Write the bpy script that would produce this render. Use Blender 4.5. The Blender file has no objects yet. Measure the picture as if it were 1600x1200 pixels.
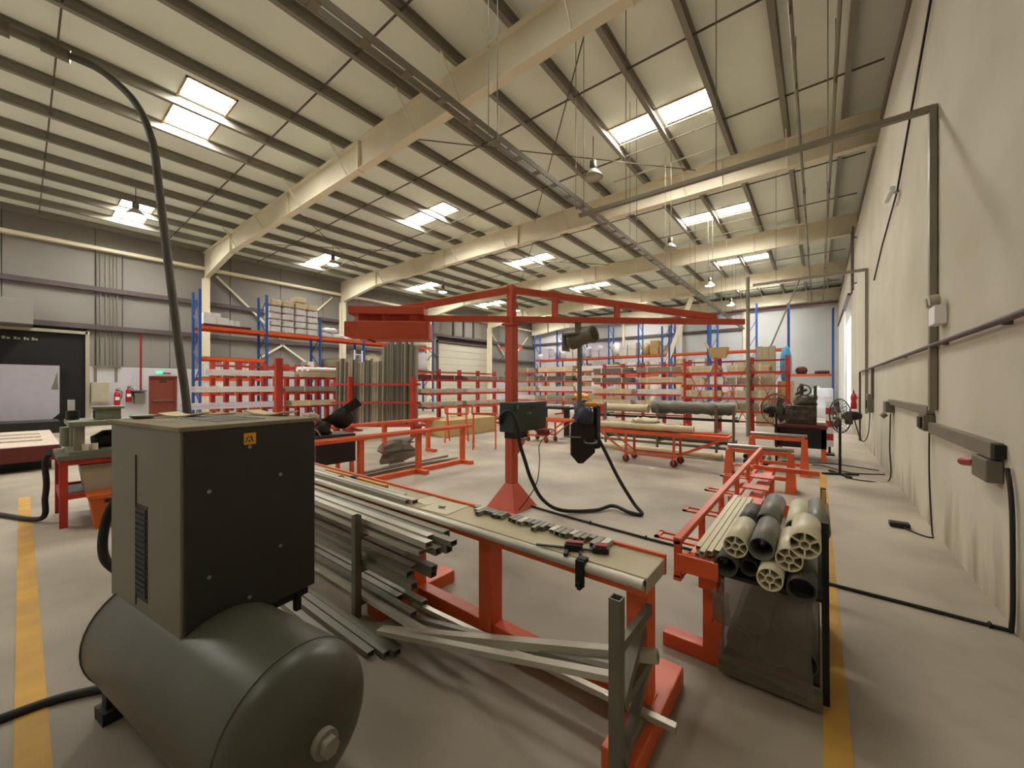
import bpy, bmesh, math, random
from mathutils import Vector, Matrix

# ------------------------------------------------------------------ camera, world, exposure
scene = bpy.context.scene
COL = scene.collection
random.seed(7)
cam_data = bpy.data.cameras.new('camera')
cam_data.sensor_width = 36.0
cam_data.lens = 36.0 * 606.0 / 1600.0          # very wide phone lens
cam_data.shift_y = 3.0 / 1600.0
cam_data.clip_start = 0.05
cam_data.clip_end = 300
cam = bpy.data.objects.new('camera', cam_data)
cam.location = (0, 0, 1.7)
cam.rotation_euler = (math.radians(90), 0, math.radians(38.27))
COL.objects.link(cam)
scene.camera = cam

world = bpy.data.worlds.new('world')
scene.world = world
world.use_nodes = True
world.node_tree.nodes['Background'].inputs[0].default_value = (0.90, 0.95, 1.0, 1)
world.node_tree.nodes['Background'].inputs[1].default_value = 2.2

vs = scene.view_settings
vs.view_transform = 'Standard'
vs.look = 'None'
vs.gamma = 1.0
vs.use_curve_mapping = False
vs.exposure = 1.06
scene.cycles.use_denoising = True
scene.cycles.max_bounces = 8
scene.cycles.diffuse_bounces = 5
scene.cycles.sample_clamp_indirect = 6.0

SKY_PANE = 34.0        # radiance of the daylit roof lights
LAMP_ON = 24.0         # radiance of the lamp globes that are switched on

# ------------------------------------------------------------------ materials
def srgb(r, g, b):
    def f(c):
        c /= 255.0
        return c / 12.92 if c <= 0.04045 else ((c + 0.055) / 1.055) ** 2.4
    return (f(r), f(g), f(b), 1.0)

def mat(name, rgb, rough=0.6, metal=0.0, var=0.15, scale=4.0, bump=0.0, bscale=40.0, stretch=None, rgb2=None, spec=0.5, alpha=1.0, trans=0.0):
    m = bpy.data.materials.new(name)
    m.use_nodes = True
    nt = m.node_tree
    b = nt.nodes['Principled BSDF']
    c = srgb(*rgb)
    c2 = srgb(*rgb2) if rgb2 else tuple(x * (1 - var) for x in c[:3]) + (1,)
    tc = nt.nodes.new('ShaderNodeTexCoord')
    src = tc.outputs['Object']
    if stretch:
        mp = nt.nodes.new('ShaderNodeMapping')
        mp.inputs['Scale'].default_value = stretch
        nt.links.new(src, mp.inputs['Vector'])
        src = mp.outputs['Vector']
    n = nt.nodes.new('ShaderNodeTexNoise')
    n.inputs['Scale'].default_value = scale
    n.inputs['Detail'].default_value = 6
    nt.links.new(src, n.inputs['Vector'])
    r = nt.nodes.new('ShaderNodeValToRGB')
    r.color_ramp.elements[0].position = 0.35
    r.color_ramp.elements[0].color = c2
    r.color_ramp.elements[1].position = 0.65
    r.color_ramp.elements[1].color = c
    nt.links.new(n.outputs['Fac'], r.inputs['Fac'])
    nt.links.new(r.outputs['Color'], b.inputs['Base Color'])
    b.inputs['Roughness'].default_value = rough
    b.inputs['Metallic'].default_value = metal
    b.inputs['Specular IOR Level'].default_value = spec
    if alpha < 1: b.inputs['Alpha'].default_value = alpha
    if trans > 0: b.inputs['Transmission Weight'].default_value = trans
    if bump > 0:
        n2 = nt.nodes.new('ShaderNodeTexNoise')
        n2.inputs['Scale'].default_value = bscale
        n2.inputs['Detail'].default_value = 4
        nt.links.new(src, n2.inputs['Vector'])
        bp = nt.nodes.new('ShaderNodeBump')
        bp.inputs['Strength'].default_value = bump
        bp.inputs['Distance'].default_value = 0.02
        nt.links.new(n2.outputs['Fac'], bp.inputs['Height'])
        nt.links.new(bp.outputs['Normal'], b.inputs['Normal'])
    return m

def emit(name, rgb, strength, dirt=None):
    m = bpy.data.materials.new(name)
    m.use_nodes = True
    nt = m.node_tree
    for n in list(nt.nodes): nt.nodes.remove(n)
    out = nt.nodes.new('ShaderNodeOutputMaterial')
    e = nt.nodes.new('ShaderNodeEmission')
    e.inputs['Strength'].default_value = strength
    e.inputs['Color'].default_value = srgb(*rgb)
    if dirt:
        tc = nt.nodes.new('ShaderNodeTexCoord')
        n = nt.nodes.new('ShaderNodeTexNoise')
        n.inputs['Scale'].default_value = 4.0
        n.inputs['Detail'].default_value = 8
        nt.links.new(tc.outputs['Object'], n.inputs['Vector'])
        r = nt.nodes.new('ShaderNodeValToRGB')
        r.color_ramp.elements[0].position = 0.30
        r.color_ramp.elements[0].color = srgb(*dirt)
        r.color_ramp.elements[1].position = 0.38
        r.color_ramp.elements[1].color = srgb(*rgb)
        nt.links.new(n.outputs['Fac'], r.inputs['Fac'])
        nt.links.new(r.outputs['Color'], e.inputs['Color'])
    nt.links.new(e.outputs[0], out.inputs[0])
    return m

M = {}
M['concrete'] = mat('concrete', (186, 175, 157), 0.6, 0, scale=0.55, rgb2=(166, 155, 138), bump=0.06, bscale=30)
M['plaster'] = mat('plaster', (198, 193, 176), 0.9, 0, scale=0.9, rgb2=(187, 181, 161), bump=0.1, bscale=60)
M['white_block'] = mat('white_block', (205, 203, 208), 0.85, 0, scale=1.5, var=0.08, bump=0.1, bscale=30)
M['cladding'] = mat('cladding', (138, 134, 127), 0.75, 0, scale=0.6, var=0.06)
M['cladding_dark'] = mat('cladding_dark', (70, 66, 58), 0.8)
M['far_wall'] = mat('far_wall', (208, 209, 208), 0.85, 0, scale=0.5, var=0.06)
M['girt'] = mat('girt', (92, 80, 80), 0.6, 0, scale=1, var=0.15)
M['roof'] = mat('roof', (240, 246, 234), 0.7, 0, scale=0.4, var=0.1)
M['purlin'] = mat('purlin', (138, 134, 121), 0.5, 0.0, scale=1.2, var=0.12)
M['rafter'] = mat('rafter', (236, 227, 202), 0.6, 0, scale=0.8, var=0.1)
M['rod'] = mat('rod', (96, 88, 76), 0.6)
M['conduit'] = mat('conduit', (138, 132, 116), 0.45, 0.4, scale=2, var=0.15)
M['white_rod'] = mat('white_rod', (205, 198, 180), 0.5)
M['pane'] = emit('pane', (255, 251, 243), SKY_PANE, dirt=(70, 50, 24))
M['pane_dim'] = emit('pane_dim', (250, 246, 236), SKY_PANE*.22, dirt=(90, 70, 40))   # unseen roof lights set dimmer so the near floor stays dark
M['pane_frame'] = mat('pane_frame', (168, 120, 74), 0.7)
M['lamp_on'] = emit('lamp_on', (232, 238, 255), LAMP_ON)
M['lamp_off'] = mat('lamp_off', (186, 182, 164), 0.35, 0.1)
M['lamp_body'] = mat('lamp_body', (120, 116, 104), 0.5, 0.5)
M['orange'] = mat('orange', (224, 102, 56), 0.42, 0, scale=3, rgb2=(210, 88, 46))
M['red'] = mat('red', (188, 58, 42), 0.45, 0, scale=3, rgb2=(170, 46, 34))
M['crane_red'] = mat('crane_red', (206, 86, 56), 0.5, 0, scale=2, rgb2=(192, 76, 48))
M['beam_orange'] = mat('beam_orange', (236, 92, 38), 0.4, 0, scale=2, var=0.12)
M['blue'] = mat('blue', (44, 88, 160), 0.45, 0, scale=2, var=0.15)
M['maroon'] = mat('maroon', (104, 40, 34), 0.6, 0, scale=2, var=0.15)
M['yellow'] = mat('yellow', (206, 158, 62), 0.7, 0, scale=2.5, rgb2=(178, 138, 66))
M['level_yellow'] = mat('level_yellow', (228, 160, 44), 0.4)
M['aluminium'] = mat('aluminium', (206, 202, 186), 0.38, 0.4, scale=3, var=0.15)
M['alu_dark'] = mat('alu_dark', (148, 144, 130), 0.45, 0.3, scale=3, var=0.2)
M['galv'] = mat('galv', (120, 116, 100), 0.5, 0.3, scale=5, var=0.18)
M['board'] = mat('board', (196, 184, 150), 0.55, 0, scale=2, rgb2=(180, 166, 132))
M['paper'] = mat('paper', (222, 212, 186), 0.85, var=0.05)
M['card'] = mat('card', (188, 160, 112), 0.85, var=0.1)
M['card_dusty'] = mat('card_dusty', (232, 214, 170), 0.85, var=0.1)
M['ink'] = mat('ink', (52, 50, 52), 0.8)
M['black'] = mat('black', (15, 14, 13), 0.6, var=0.2)
M['rubber'] = mat('rubber', (34, 31, 28), 0.65, var=0.25)
M['machine_black'] = mat('machine_black', (38, 34, 30), 0.5, 0.2, var=0.3, scale=8)
M['comp_grey'] = mat('comp_grey', (112, 108, 92), 0.5, 0, scale=3, var=0.1)
M['comp_dark'] = mat('comp_dark', (44, 41, 36), 0.55, 0, scale=3, var=0.12)
M['comp_top'] = mat('comp_top', (150, 140, 112), 0.8, 0, scale=5, rgb2=(130, 120, 94))
M['tank'] = mat('tank', (84, 82, 70), 0.38, 0, scale=2, rgb2=(72, 70, 58))
M['brass'] = mat('brass', (176, 150, 96), 0.35, 0.8)
M['steel'] = mat('steel', (168, 166, 158), 0.3, 0.9)
M['label_yellow'] = mat('label_yellow', (232, 172, 40), 0.5, var=0.04)
M['bench_green'] = mat('bench_green', (40, 60, 50), 0.45, 0, scale=3, var=0.12)
M['hoist'] = mat('hoist', (118, 112, 94), 0.5, 0.2, scale=4, var=0.15)
M['pvc_white'] = mat('pvc_white', (216, 208, 176), 0.4, 0, scale=5, var=0.1)
M['pvc_grey'] = mat('pvc_grey', (116, 115, 106), 0.4, 0, scale=5, var=0.12)
M['pvc_dark'] = mat('pvc_dark', (74, 72, 64), 0.45, 0, scale=5, var=0.12)
M['cream_profile'] = mat('cream_profile', (212, 198, 158), 0.45, var=0.1)
M['wood'] = mat('wood', (186, 150, 96), 0.7, 0, scale=3, stretch=(8, 8, 1), var=0.2)
M['plastic_sheet'] = mat('plastic_sheet', (128, 122, 108), 0.25, 0, scale=6, var=0.3, alpha=0.45)
M['wrap_white'] = mat('wrap_white', (226, 220, 216), 0.55, 0, scale=4, var=0.1, bump=0.5, bscale=14)
M['wrap_cream'] = mat('wrap_cream', (206, 192, 158), 0.6, 0, scale=4, var=0.12, bump=0.5, bscale=14)
M['wrap_grey'] = mat('wrap_grey', (150, 141, 120), 0.6, 0, scale=4, var=0.15, bump=0.5, bscale=16)
M['wrap_dark'] = mat('wrap_dark', (112, 110, 98), 0.5, 0, scale=4, var=0.15, bump=0.3, bscale=16)
M['lilac'] = mat('lilac', (214, 208, 222), 0.5, 0, scale=4, var=0.06)
M['slat_grey'] = mat('slat_grey', (112, 108, 94), 0.6, 0.2, scale=3, var=0.2, stretch=(6, 6, .5))
M['slat_dark'] = mat('slat_dark', (86, 82, 72), 0.6, 0.2, scale=3, var=0.2, stretch=(6, 6, .5))
M['slab'] = mat('slab', (164, 152, 124), 0.8, 0, scale=2, stretch=(10, 10, .4), var=0.15)
M['white_paint'] = mat('white_paint', (232, 232, 232), 0.6, var=0.05)
M['door_white'] = mat('door_white', (226, 228, 228), 0.6, var=0.05, scale=1)
M['door_panel'] = mat('door_panel', (196, 192, 176), 0.6, var=0.05, scale=1)
M['door_red'] = mat('door_red', (128, 58, 38), 0.5, var=0.1, scale=1)
M['fire_red'] = mat('fire_red', (176, 26, 30), 0.35, var=0.08)
M['exit_green'] = emit('exit_green', (60, 220, 130), 1.6)
M['box_grey'] = mat('box_grey', (176, 168, 146), 0.6, var=0.06)
M['bucket'] = mat('bucket', (206, 96, 30), 0.5, var=0.1)
M['press'] = mat('press', (132, 132, 112), 0.5, 0.2, var=0.12, scale=5)
M['drum_white'] = mat('drum_white', (206, 208, 212), 0.55, var=0.06)
M['machine_dirty'] = mat('machine_dirty', (92, 80, 66), 0.6, 0.3, scale=9, rgb2=(50, 44, 40))
M['blue_dark'] = mat('blue_dark', (48, 56, 76), 0.5, var=0.2)
M['blue_wrap'] = mat('blue_wrap', (70, 150, 196), 0.5, var=0.15)
M['pale_platform'] = mat('pale_platform', (196, 182, 164), 0.7, 0, scale=2, stretch=(1, 12, 1), var=0.12)
M['hose_brown'] = mat('hose_brown', (72, 66, 54), 0.6, var=0.2)
M['board_grey'] = mat('board_grey', (170, 165, 172), 0.6, var=0.05)
M['cage'] = mat('cage', (78, 76, 66), 0.45, 0.5)
M['plug_red'] = mat('plug_red', (150, 30, 36), 0.45)

def add_stains(m, rgb, top, sx):
    """brown damp streaks rising from the foot of the wall, each with its own ragged outline"""
    nt = m.node_tree; b = nt.nodes['Principled BSDF']
    old = b.inputs['Base Color'].links[0].from_socket
    tc = nt.nodes.new('ShaderNodeTexCoord')
    mp = nt.nodes.new('ShaderNodeMapping'); mp.inputs['Scale'].default_value = sx
    nt.links.new(tc.outputs['Object'], mp.inputs['Vector'])
    n = nt.nodes.new('ShaderNodeTexNoise'); n.inputs['Scale'].default_value = 1.0; n.inputs['Detail'].default_value = 7
    nt.links.new(mp.outputs['Vector'], n.inputs['Vector'])
    sep = nt.nodes.new('ShaderNodeSeparateXYZ'); nt.links.new(tc.outputs['Object'], sep.inputs[0])
    r = nt.nodes.new('ShaderNodeMapRange'); r.inputs['From Min'].default_value = 0.0; r.inputs['From Max'].default_value = top
    r.inputs['To Min'].default_value = 0.22; r.inputs['To Max'].default_value = -0.25
    nt.links.new(sep.outputs['Z'], r.inputs['Value'])
    ad = nt.nodes.new('ShaderNodeMath'); ad.operation = 'ADD'
    nt.links.new(n.outputs['Fac'], ad.inputs[0]); nt.links.new(r.outputs['Result'], ad.inputs[1])
    cr = nt.nodes.new('ShaderNodeValToRGB'); cr.color_ramp.elements[0].position = 0.62; cr.color_ramp.elements[0].color = (0,0,0,1); cr.color_ramp.elements[1].position = 0.85; cr.color_ramp.elements[1].color = (.75,.75,.75,1)
    nt.links.new(ad.outputs[0], cr.inputs['Fac'])
    mx = nt.nodes.new('ShaderNodeMix'); mx.data_type = 'RGBA'
    mx.inputs['B'].default_value = srgb(*rgb)
    for i in mx.inputs:
        if i.name == 'A' and i.type == 'RGBA': nt.links.new(old, i)
        if i.name == 'B' and i.type == 'RGBA': i.default_value = srgb(*rgb)
    nt.links.new(cr.outputs['Color'], mx.inputs[0])
    for o in mx.outputs:
        if o.type == 'RGBA': nt.links.new(o, b.inputs['Base Color'])
add_stains(M['plaster'], (128, 104, 78), 1.6, (1, 2.2, .5))
add_stains(M['concrete'], (120, 110, 94), 60.0, (.5, .5, 1))

# ------------------------------------------------------------------ mesh helpers
class MB:
    def __init__(s): s.v, s.f, s.sm = [], [], []
    def add(s, vs, fs, smooth=False):
        o = len(s.v); s.v += [tuple(v) for v in vs]
        for f in fs: s.f.append([o + i for i in f]); s.sm.append(smooth)
        return s
    def box(s, x0, x1, y0, y1, z0, z1):
        return s.add([(x0,y0,z0),(x1,y0,z0),(x1,y1,z0),(x0,y1,z0),(x0,y0,z1),(x1,y0,z1),(x1,y1,z1),(x0,y1,z1)],
              [(0,3,2,1),(4,5,6,7),(0,1,5,4),(1,2,6,5),(2,3,7,6),(3,0,4,7)])
    def hexa(s, b, t):
        return s.add(list(b)+list(t), [(0,3,2,1),(4,5,6,7),(0,1,5,4),(1,2,6,5),(2,3,7,6),(3,0,4,7)])
    def frame(s, p, q):
        d = (Vector(q)-Vector(p)); L = d.length; d.normalize()
        up = Vector((0,0,1)) if abs(d.z) < 0.95 else Vector((0,1,0))
        a = d.cross(up).normalized(); b = a.cross(d).normalized()
        return d, a, b, L
    def bar(s, p, q, w, h=None):
        h = h or w
        d, a, b, L = s.frame(p, q); p = Vector(p); q = Vector(q)
        c = [(-1,-1),(1,-1),(1,1),(-1,1)]
        return s.hexa([p+a*(w/2*i)+b*(h/2*j) for i,j in c], [q+a*(w/2*i)+b*(h/2*j) for i,j in c])
    def tube(s, pts, r, n=8, cap=True):
        pts = [Vector(p) for p in pts]; rings = []
        prev = None
        for i, p in enumerate(pts):
            d = (pts[min(i+1,len(pts)-1)] - pts[max(i-1,0)]).normalized()
            if prev is None:
                up = Vector((0,0,1)) if abs(d.z) < 0.9 else Vector((1,0,0))
                a = d.cross(up).normalized()
            else:
                a = (prev - d*prev.dot(d)).normalized()
            prev = a
            b = d.cross(a)
            rr = r[i] if isinstance(r, (list, tuple)) else r
            rings.append([p + a*(rr*math.cos(2*math.pi*k/n)) + b*(rr*math.sin(2*math.pi*k/n)) for k in range(n)])
        vs = [v for ring in rings for v in ring]; fs = []
        for i in range(len(pts)-1):
            for k in range(n):
                fs.append((i*n+k, i*n+(k+1)%n, (i+1)*n+(k+1)%n, (i+1)*n+k))
        s.add(vs, fs, True)
        if cap:
            s.add(rings[0], [tuple(reversed(range(n)))]); s.add(rings[-1], [tuple(range(n))])
        return s
    def cyl(s, p, q, r, n=16, r2=None):
        return s.tube([p, q], [r, r if r2 is None else r2], n)
    def pipe(s, p, q, r, ri, n=20):
        d, a, b, L = s.frame(p, q); p = Vector(p); q = Vector(q)
        def ring(c, rr): return [c + a*(rr*math.cos(2*math.pi*k/n)) + b*(rr*math.sin(2*math.pi*k/n)) for k in range(n)]
        vs = ring(p,r)+ring(q,r)+ring(q,ri)+ring(p,ri)
        o, i2 = [], []
        for k in range(n):
            k2 = (k+1)%n
            o.append((k,k2,n+k2,n+k)); o.append((2*n+k,2*n+k2,3*n+k2,3*n+k))
            i2.append((n+k,n+k2,2*n+k2,2*n+k)); i2.append((3*n+k,3*n+k2,k2,k))
        o_ = len(s.v); s.v += [tuple(v) for v in vs]
        for f in o: s.f.append([o_+i for i in f]); s.sm.append(True)
        for f in i2: s.f.append([o_+i for i in f]); s.sm.append(False)
        return s
    def lathe(s, prof, p, axis, n=24):
        d = Vector(axis).normalized(); p = Vector(p)
        up = Vector((0,0,1)) if abs(d.z) < 0.9 else Vector((1,0,0))
        a = d.cross(up).normalized(); b = a.cross(d).normalized()
        vs, fs = [], []
        for r, h in prof:
            for k in range(n):
                t = 2*math.pi*k/n
                vs.append(p + d*h + a*(r*math.cos(t)) + b*(r*math.sin(t)))
        for i in range(len(prof)-1):
            for k in range(n):
                fs.append((i*n+k, i*n+(k+1)%n, (i+1)*n+(k+1)%n, (i+1)*n+k))
        return s.add(vs, fs, True)
    def ring(s, c, axis, R, r, n=24, m=6):
        d = Vector(axis).normalized(); c = Vector(c)
        up = Vector((0,0,1)) if abs(d.z) < 0.9 else Vector((1,0,0))
        a = d.cross(up).normalized(); b = a.cross(d).normalized()
        vs, fs = [], []
        for k in range(n):
            t = 2*math.pi*k/n; e = a*math.cos(t)+b*math.sin(t)
            for j in range(m):
                u = 2*math.pi*j/m
                vs.append(c + e*(R + r*math.cos(u)) + d*(r*math.sin(u)))
        for k in range(n):
            for j in range(m):
                fs.append((k*m+j, ((k+1)%n)*m+j, ((k+1)%n)*m+(j+1)%m, k*m+(j+1)%m))
        return s.add(vs, fs, True)
    def prism(s, pts, vec):
        n = len(pts); vec = Vector(vec); pts = [Vector(p) for p in pts]
        fs = [tuple(reversed(range(n))), tuple(range(n,2*n))] + [(i,(i+1)%n,n+(i+1)%n,n+i) for i in range(n)]
        return s.add(pts+[p+vec for p in pts], fs)
    def lump(s, x0, x1, y0, y1, z0, z1, jit=0.12, seg=(4,3,3), seed=0, soft=0.22):
        """a soft rounded block (bag, wrapped bundle): rounded box with uneven surface"""
        rnd = random.Random(seed)
        nx, ny, nz = seg; idx = {}; vs = []; fs = []
        sz = Vector((x1-x0, y1-y0, z1-z0)); c = Vector(((x0+x1)/2, (y0+y1)/2, (z0+z1)/2)); mn = min(sz)
        def vert(i,j,k):
            key = (i,j,k)
            if key not in idx:
                u = Vector((2*i/nx-1, 2*j/ny-1, 2*k/nz-1))
                e = sorted([abs(u.x), abs(u.y), abs(u.z)])
                sh = 1.0
                w = Vector((u.x*sz.x/2, u.y*sz.y/2, u.z*sz.z/2))
                ins = soft*mn*max(0.0, e[1]-0.3)*1.2
                q = Vector((w.x - math.copysign(ins*abs(u.x), u.x), w.y - math.copysign(ins*abs(u.y), u.y), w.z - math.copysign(ins*abs(u.z)*(0.3 if u.z < 0 else 1), u.z)))
                if k > 0:
                    q += Vector((rnd.uniform(-1,0)*abs(u.x)*math.copysign(1,u.x), rnd.uniform(-1,0)*abs(u.y)*math.copysign(1,u.y), rnd.uniform(-1,0)*abs(u.z)))*jit*mn
                idx[key] = len(vs); vs.append(c+q)
            return idx[key]
        for i in range(nx):
            for j in range(ny):
                fs.append((vert(i,j,0),vert(i,j+1,0),vert(i+1,j+1,0),vert(i+1,j,0)))
                fs.append((vert(i,j,nz),vert(i+1,j,nz),vert(i+1,j+1,nz),vert(i,j+1,nz)))
        for i in range(nx):
            for k in range(nz):
                fs.append((vert(i,0,k),vert(i+1,0,k),vert(i+1,0,k+1),vert(i,0,k+1)))
                fs.append((vert(i,ny,k),vert(i,ny,k+1),vert(i+1,ny,k+1),vert(i+1,ny,k)))
        for j in range(ny):
            for k in range(nz):
                fs.append((vert(0,j,k),vert(0,j,k+1),vert(0,j+1,k+1),vert(0,j+1,k)))
                fs.append((vert(nx,j,k),vert(nx,j+1,k),vert(nx,j+1,k+1),vert(nx,j,k+1)))
        return s.add(vs, fs, True)
    def build(s, name, m, parent=None, bevel=0.0, local=False):
        me = bpy.data.meshes.new(name)
        vs = [Vector(v) for v in s.v]
        o = bpy.data.objects.new(name, me)
        if parent is not None:
            if not local:
                T = LOC[parent.name]
                vs = [T @ v for v in vs]
            o.parent = parent
            LOC[o.name] = Matrix.Identity(4) if local else LOC[parent.name]
        else:
            lo = Vector((min(v.x for v in vs), min(v.y for v in vs), min(v.z for v in vs)))
            hi = Vector((max(v.x for v in vs), max(v.y for v in vs), max(v.z for v in vs)))
            b = Vector(((lo.x+hi.x)/2, (lo.y+hi.y)/2, lo.z))
            vs = [v-b for v in vs]; o.location = b
            LOC[o.name] = Matrix.Translation(-b)
        me.from_pydata([tuple(v) for v in vs], [], s.f)
        me.polygons.foreach_set('use_smooth', s.sm)
        me.materials.append(M[m] if isinstance(m, str) else m)
        me.update()
        COL.objects.link(o)
        if bevel > 0:
            md = o.modifiers.new('bevel', 'BEVEL'); md.width = bevel; md.segments = 2; md.limit_method = 'ANGLE'
        return o
LOC = {}       # world -> own space of each object

def thing(name, label, cat, loc=(0,0,0), rotz=0.0, group=None, kind=None):
    o = bpy.data.objects.new(name, None)
    o.empty_display_size = 0.1
    o.location = loc; o.rotation_euler = (0, 0, rotz)
    COL.objects.link(o)
    LOC[o.name] = (Matrix.Translation(Vector(loc)) @ Matrix.Rotation(rotz, 4, 'Z')).inverted()
    return tag(o, label, cat, group, kind)
def tag(o, label=None, cat=None, group=None, kind=None):
    if label: o['label'] = label
    if cat: o['category'] = cat
    if group: o['group'] = group
    if kind: o['kind'] = kind
    return o
def copy_tree(o, parent=None):
    c = o.copy(); COL.objects.link(c)
    if parent is not None: c.parent = parent
    for ch in list(o.children): copy_tree(ch, c)
    return c
def bez(pts, n=10):
    """smooth curve through the given points (Catmull-Rom)"""
    P = [Vector(p) for p in pts]; out = []
    for i in range(len(P)-1):
        p0, p1, p2, p3 = P[max(i-1,0)], P[i], P[i+1], P[min(i+2,len(P)-1)]
        for k in range(n):
            t = k/n
            out.append(0.5*((2*p1)+(p2-p0)*t+(2*p0-5*p1+4*p2-p3)*t*t+(3*p1-p0-3*p2+p3)*t**3))
    out.append(P[-1])
    return out

# ------------------------------------------------------------------ the hall
XL, XR, YB, YF, ZR = -24.2, 1.07, -8.0, 34.5, 8.55
tag(MB().box(XL-1, XR+6, YB-1, YF+1, -0.2, 0).build('floor', 'concrete'), 'bare dusty concrete warehouse floor', 'floor', kind='structure')

# roof sheets with openings for the roof lights
SKX = [(-4.5, -2.0), (-13.45, -10.95), (-22.45, -19.95)]
SKY = [(-4.75, -3.85), (2.3, 3.2), (9.75, 10.55), (16.75, 17.6), (23.8, 24.65), (30.85, 31.7)]
ceil = thing('ceiling', 'pale insulated sheet roof between grey purlins', 'ceiling', (0, 0, ZR), kind='structure')
mb = MB()
xs = [XL-.3]
for a, b in sorted(SKX): xs += [a, b]
xs.append(XR+.6)
for i in range(len(xs)-1):
    x0, x1 = xs[i], xs[i+1]
    if (x0, x1) in SKX:
        ys = [YB-.3]
        for a, b in SKY:
            ys += [a, b]
        ys.append(YF+.3)
        for j in range(0, len(ys), 2): mb.box(x0, x1, ys[j], ys[j+1], ZR, ZR+.12)
    else:
        mb.box(x0, x1, YB-.3, YF+.3, ZR, ZR+.12)
mb.build('roof_sheet', 'roof', ceil)
PURX = [-5.85, -4.45, -3.2, -1.92, -.65, .5] + [-5.85 - 1.5*k for k in range(1, 13)]
for x in PURX:
    if x < XL + .2: continue
    m = MB()
    m.box(x-.055, x+.055, YB, YF, ZR-.235, ZR-.225)     # lower flange
    m.box(x-.006, x+.006, YB, YF, ZR-.225, ZR-.008)     # web
    m.box(x-.006, x+.07, YB, YF, ZR-.008, ZR)           # upper flange
    m.build('purlin', 'purlin', ceil)
for y in (0.45, 4.2, 7.95, 10.95, 15.0, 18.0, 22.0, 25.0, 29.1, 32.0):
    MB().bar((XL, y, ZR-.15), (XR, y, ZR-.15), .03).build('sag_rod', 'rod', ceil)
# thin diagonal wind bracing in two bays
for (p, q) in (((-14.8, 12.9, 8.2), (-8.8, 19.6, 8.2)), ((-8.8, 12.9, 8.2), (-14.8, 19.6, 8.2)), ((-2.9, 5.9, 8.2), (-8.8, 12.6, 8.2)), ((-2.9, 12.6, 8.2), (-8.8, 5.9, 8.2)), ((-20.8, 5.9, 8.2), (-14.8, 12.6, 8.2)), ((-14.8, 5.9, 8.2), (-20.8, 12.6, 8.2))):
    MB().cyl(p, q, .014, 6).build('brace_rod', 'rod', ceil)

WORDS = ['first', 'second', 'third', 'fourth', 'fifth']
k = 0
for ci, (a, b) in enumerate(SKX):
    for ri, (c, d) in enumerate(SKY):
        k += 1
        col = ['over the right aisle', 'over the middle of the hall', 'along the left wall'][ci]
        t = thing('skylight', f'glowing two-pane roof light {col}, {"behind the camera" if ri == 0 else WORDS[ri-1] + " from the camera end"}', 'skylight', ((a+b)/2, (c+d)/2, ZR), kind='structure', group='daylit roof lights')
        xm = min(PURX, key=lambda x: abs(x-(a+b)/2))
        f = MB()
        f.box(a-.04, a, c-.04, d+.04, ZR-.03, ZR+.12).box(b, b+.04, c-.04, d+.04, ZR-.03, ZR+.12)
        f.box(a-.04, b+.04, c-.04, c, ZR-.03, ZR+.12).box(a-.04, b+.04, d, d+.04, ZR-.03, ZR+.12)
        f.box(xm-.08, xm+.08, c, d, ZR-.0, ZR+.12)
        f.build('frame', 'pane_frame', t)
        MB().box(a, xm-.08, c, d, ZR+.05, ZR+.09).build('pane', 'pane_dim' if ci == 0 and ri < 2 else 'pane', t)
        MB().box(xm+.08, b, c, d, ZR+.05, ZR+.09).build('pane', 'pane_dim' if ci == 0 and ri < 2 else 'pane', t)

# steel frames: tapered rafter, column, stiffener plates, purlin stays
FR = [5.7, 12.75, 19.8, 26.85, 33.9]
for i, y in enumerate(FR):
    t = thing('portal_frame', f'cream painted steel roof frame, {WORDS[i]} one from the camera', 'steel frame', (XL+.4, y, 0), kind='structure')
    r = MB()
    zb, zt = 7.52, 8.3
    pts = [(XL+.15, 7.05), (XL+.9, 7.05), (XL+4.2, zb), (XR+.4, zb+.02), (XR+.4, zt), (XL+.15, zt)]
    def strip(x0, z0, x1, z1, w, th):
        r.hexa([(x0,y-w,z0-th),(x1,y-w,z1-th),(x1,y+w,z1-th),(x0,y+w,z0-th)], [(x0,y-w,z0),(x1,y-w,z1),(x1,y+w,z1),(x0,y+w,z0)])
    r.prism([(x, y-.006, z) for x, z in pts], (0, .012, 0))
    strip(XL+.55, 7.05, XL+4.2, zb, .11, .016); strip(XL+4.2, zb, XR+.4, zb+.02, .11, .016)
    r.box(XL+.15, XR+.4, y-.11, y+.11, zt, zt+.016)
    r.build('rafter', 'rafter', t)
    if i < 4:
        c = MB()
        c.box(XL+.15, XL+.17, y-.12, y+.12, 0, 7.05).box(XL+.55, XL+.57, y-.12, y+.12, 0, 7.05).box(XL+.17, XL+.55, y-.006, y+.006, 0, 7.05)
        c.build('column', 'rafter', t)
    for x in (XL+4.2, -14.2, -9.7, -2.2):
        MB().box(x-.012, x+.012, y-.1, y+.1, zb-.05, zt).build('stiffener', 'rafter', t)
    for x in PURX[::2]:
        if XL+3 < x < XR-.5:
            m = MB(); m.bar((x, y-.55, zt+.02), (x, y-.02, zb+.04), .03).bar((x, y+.55, zt+.02), (x, y+.02, zb+.04), .03)
            m.build('stay', 'rafter', t)

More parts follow.
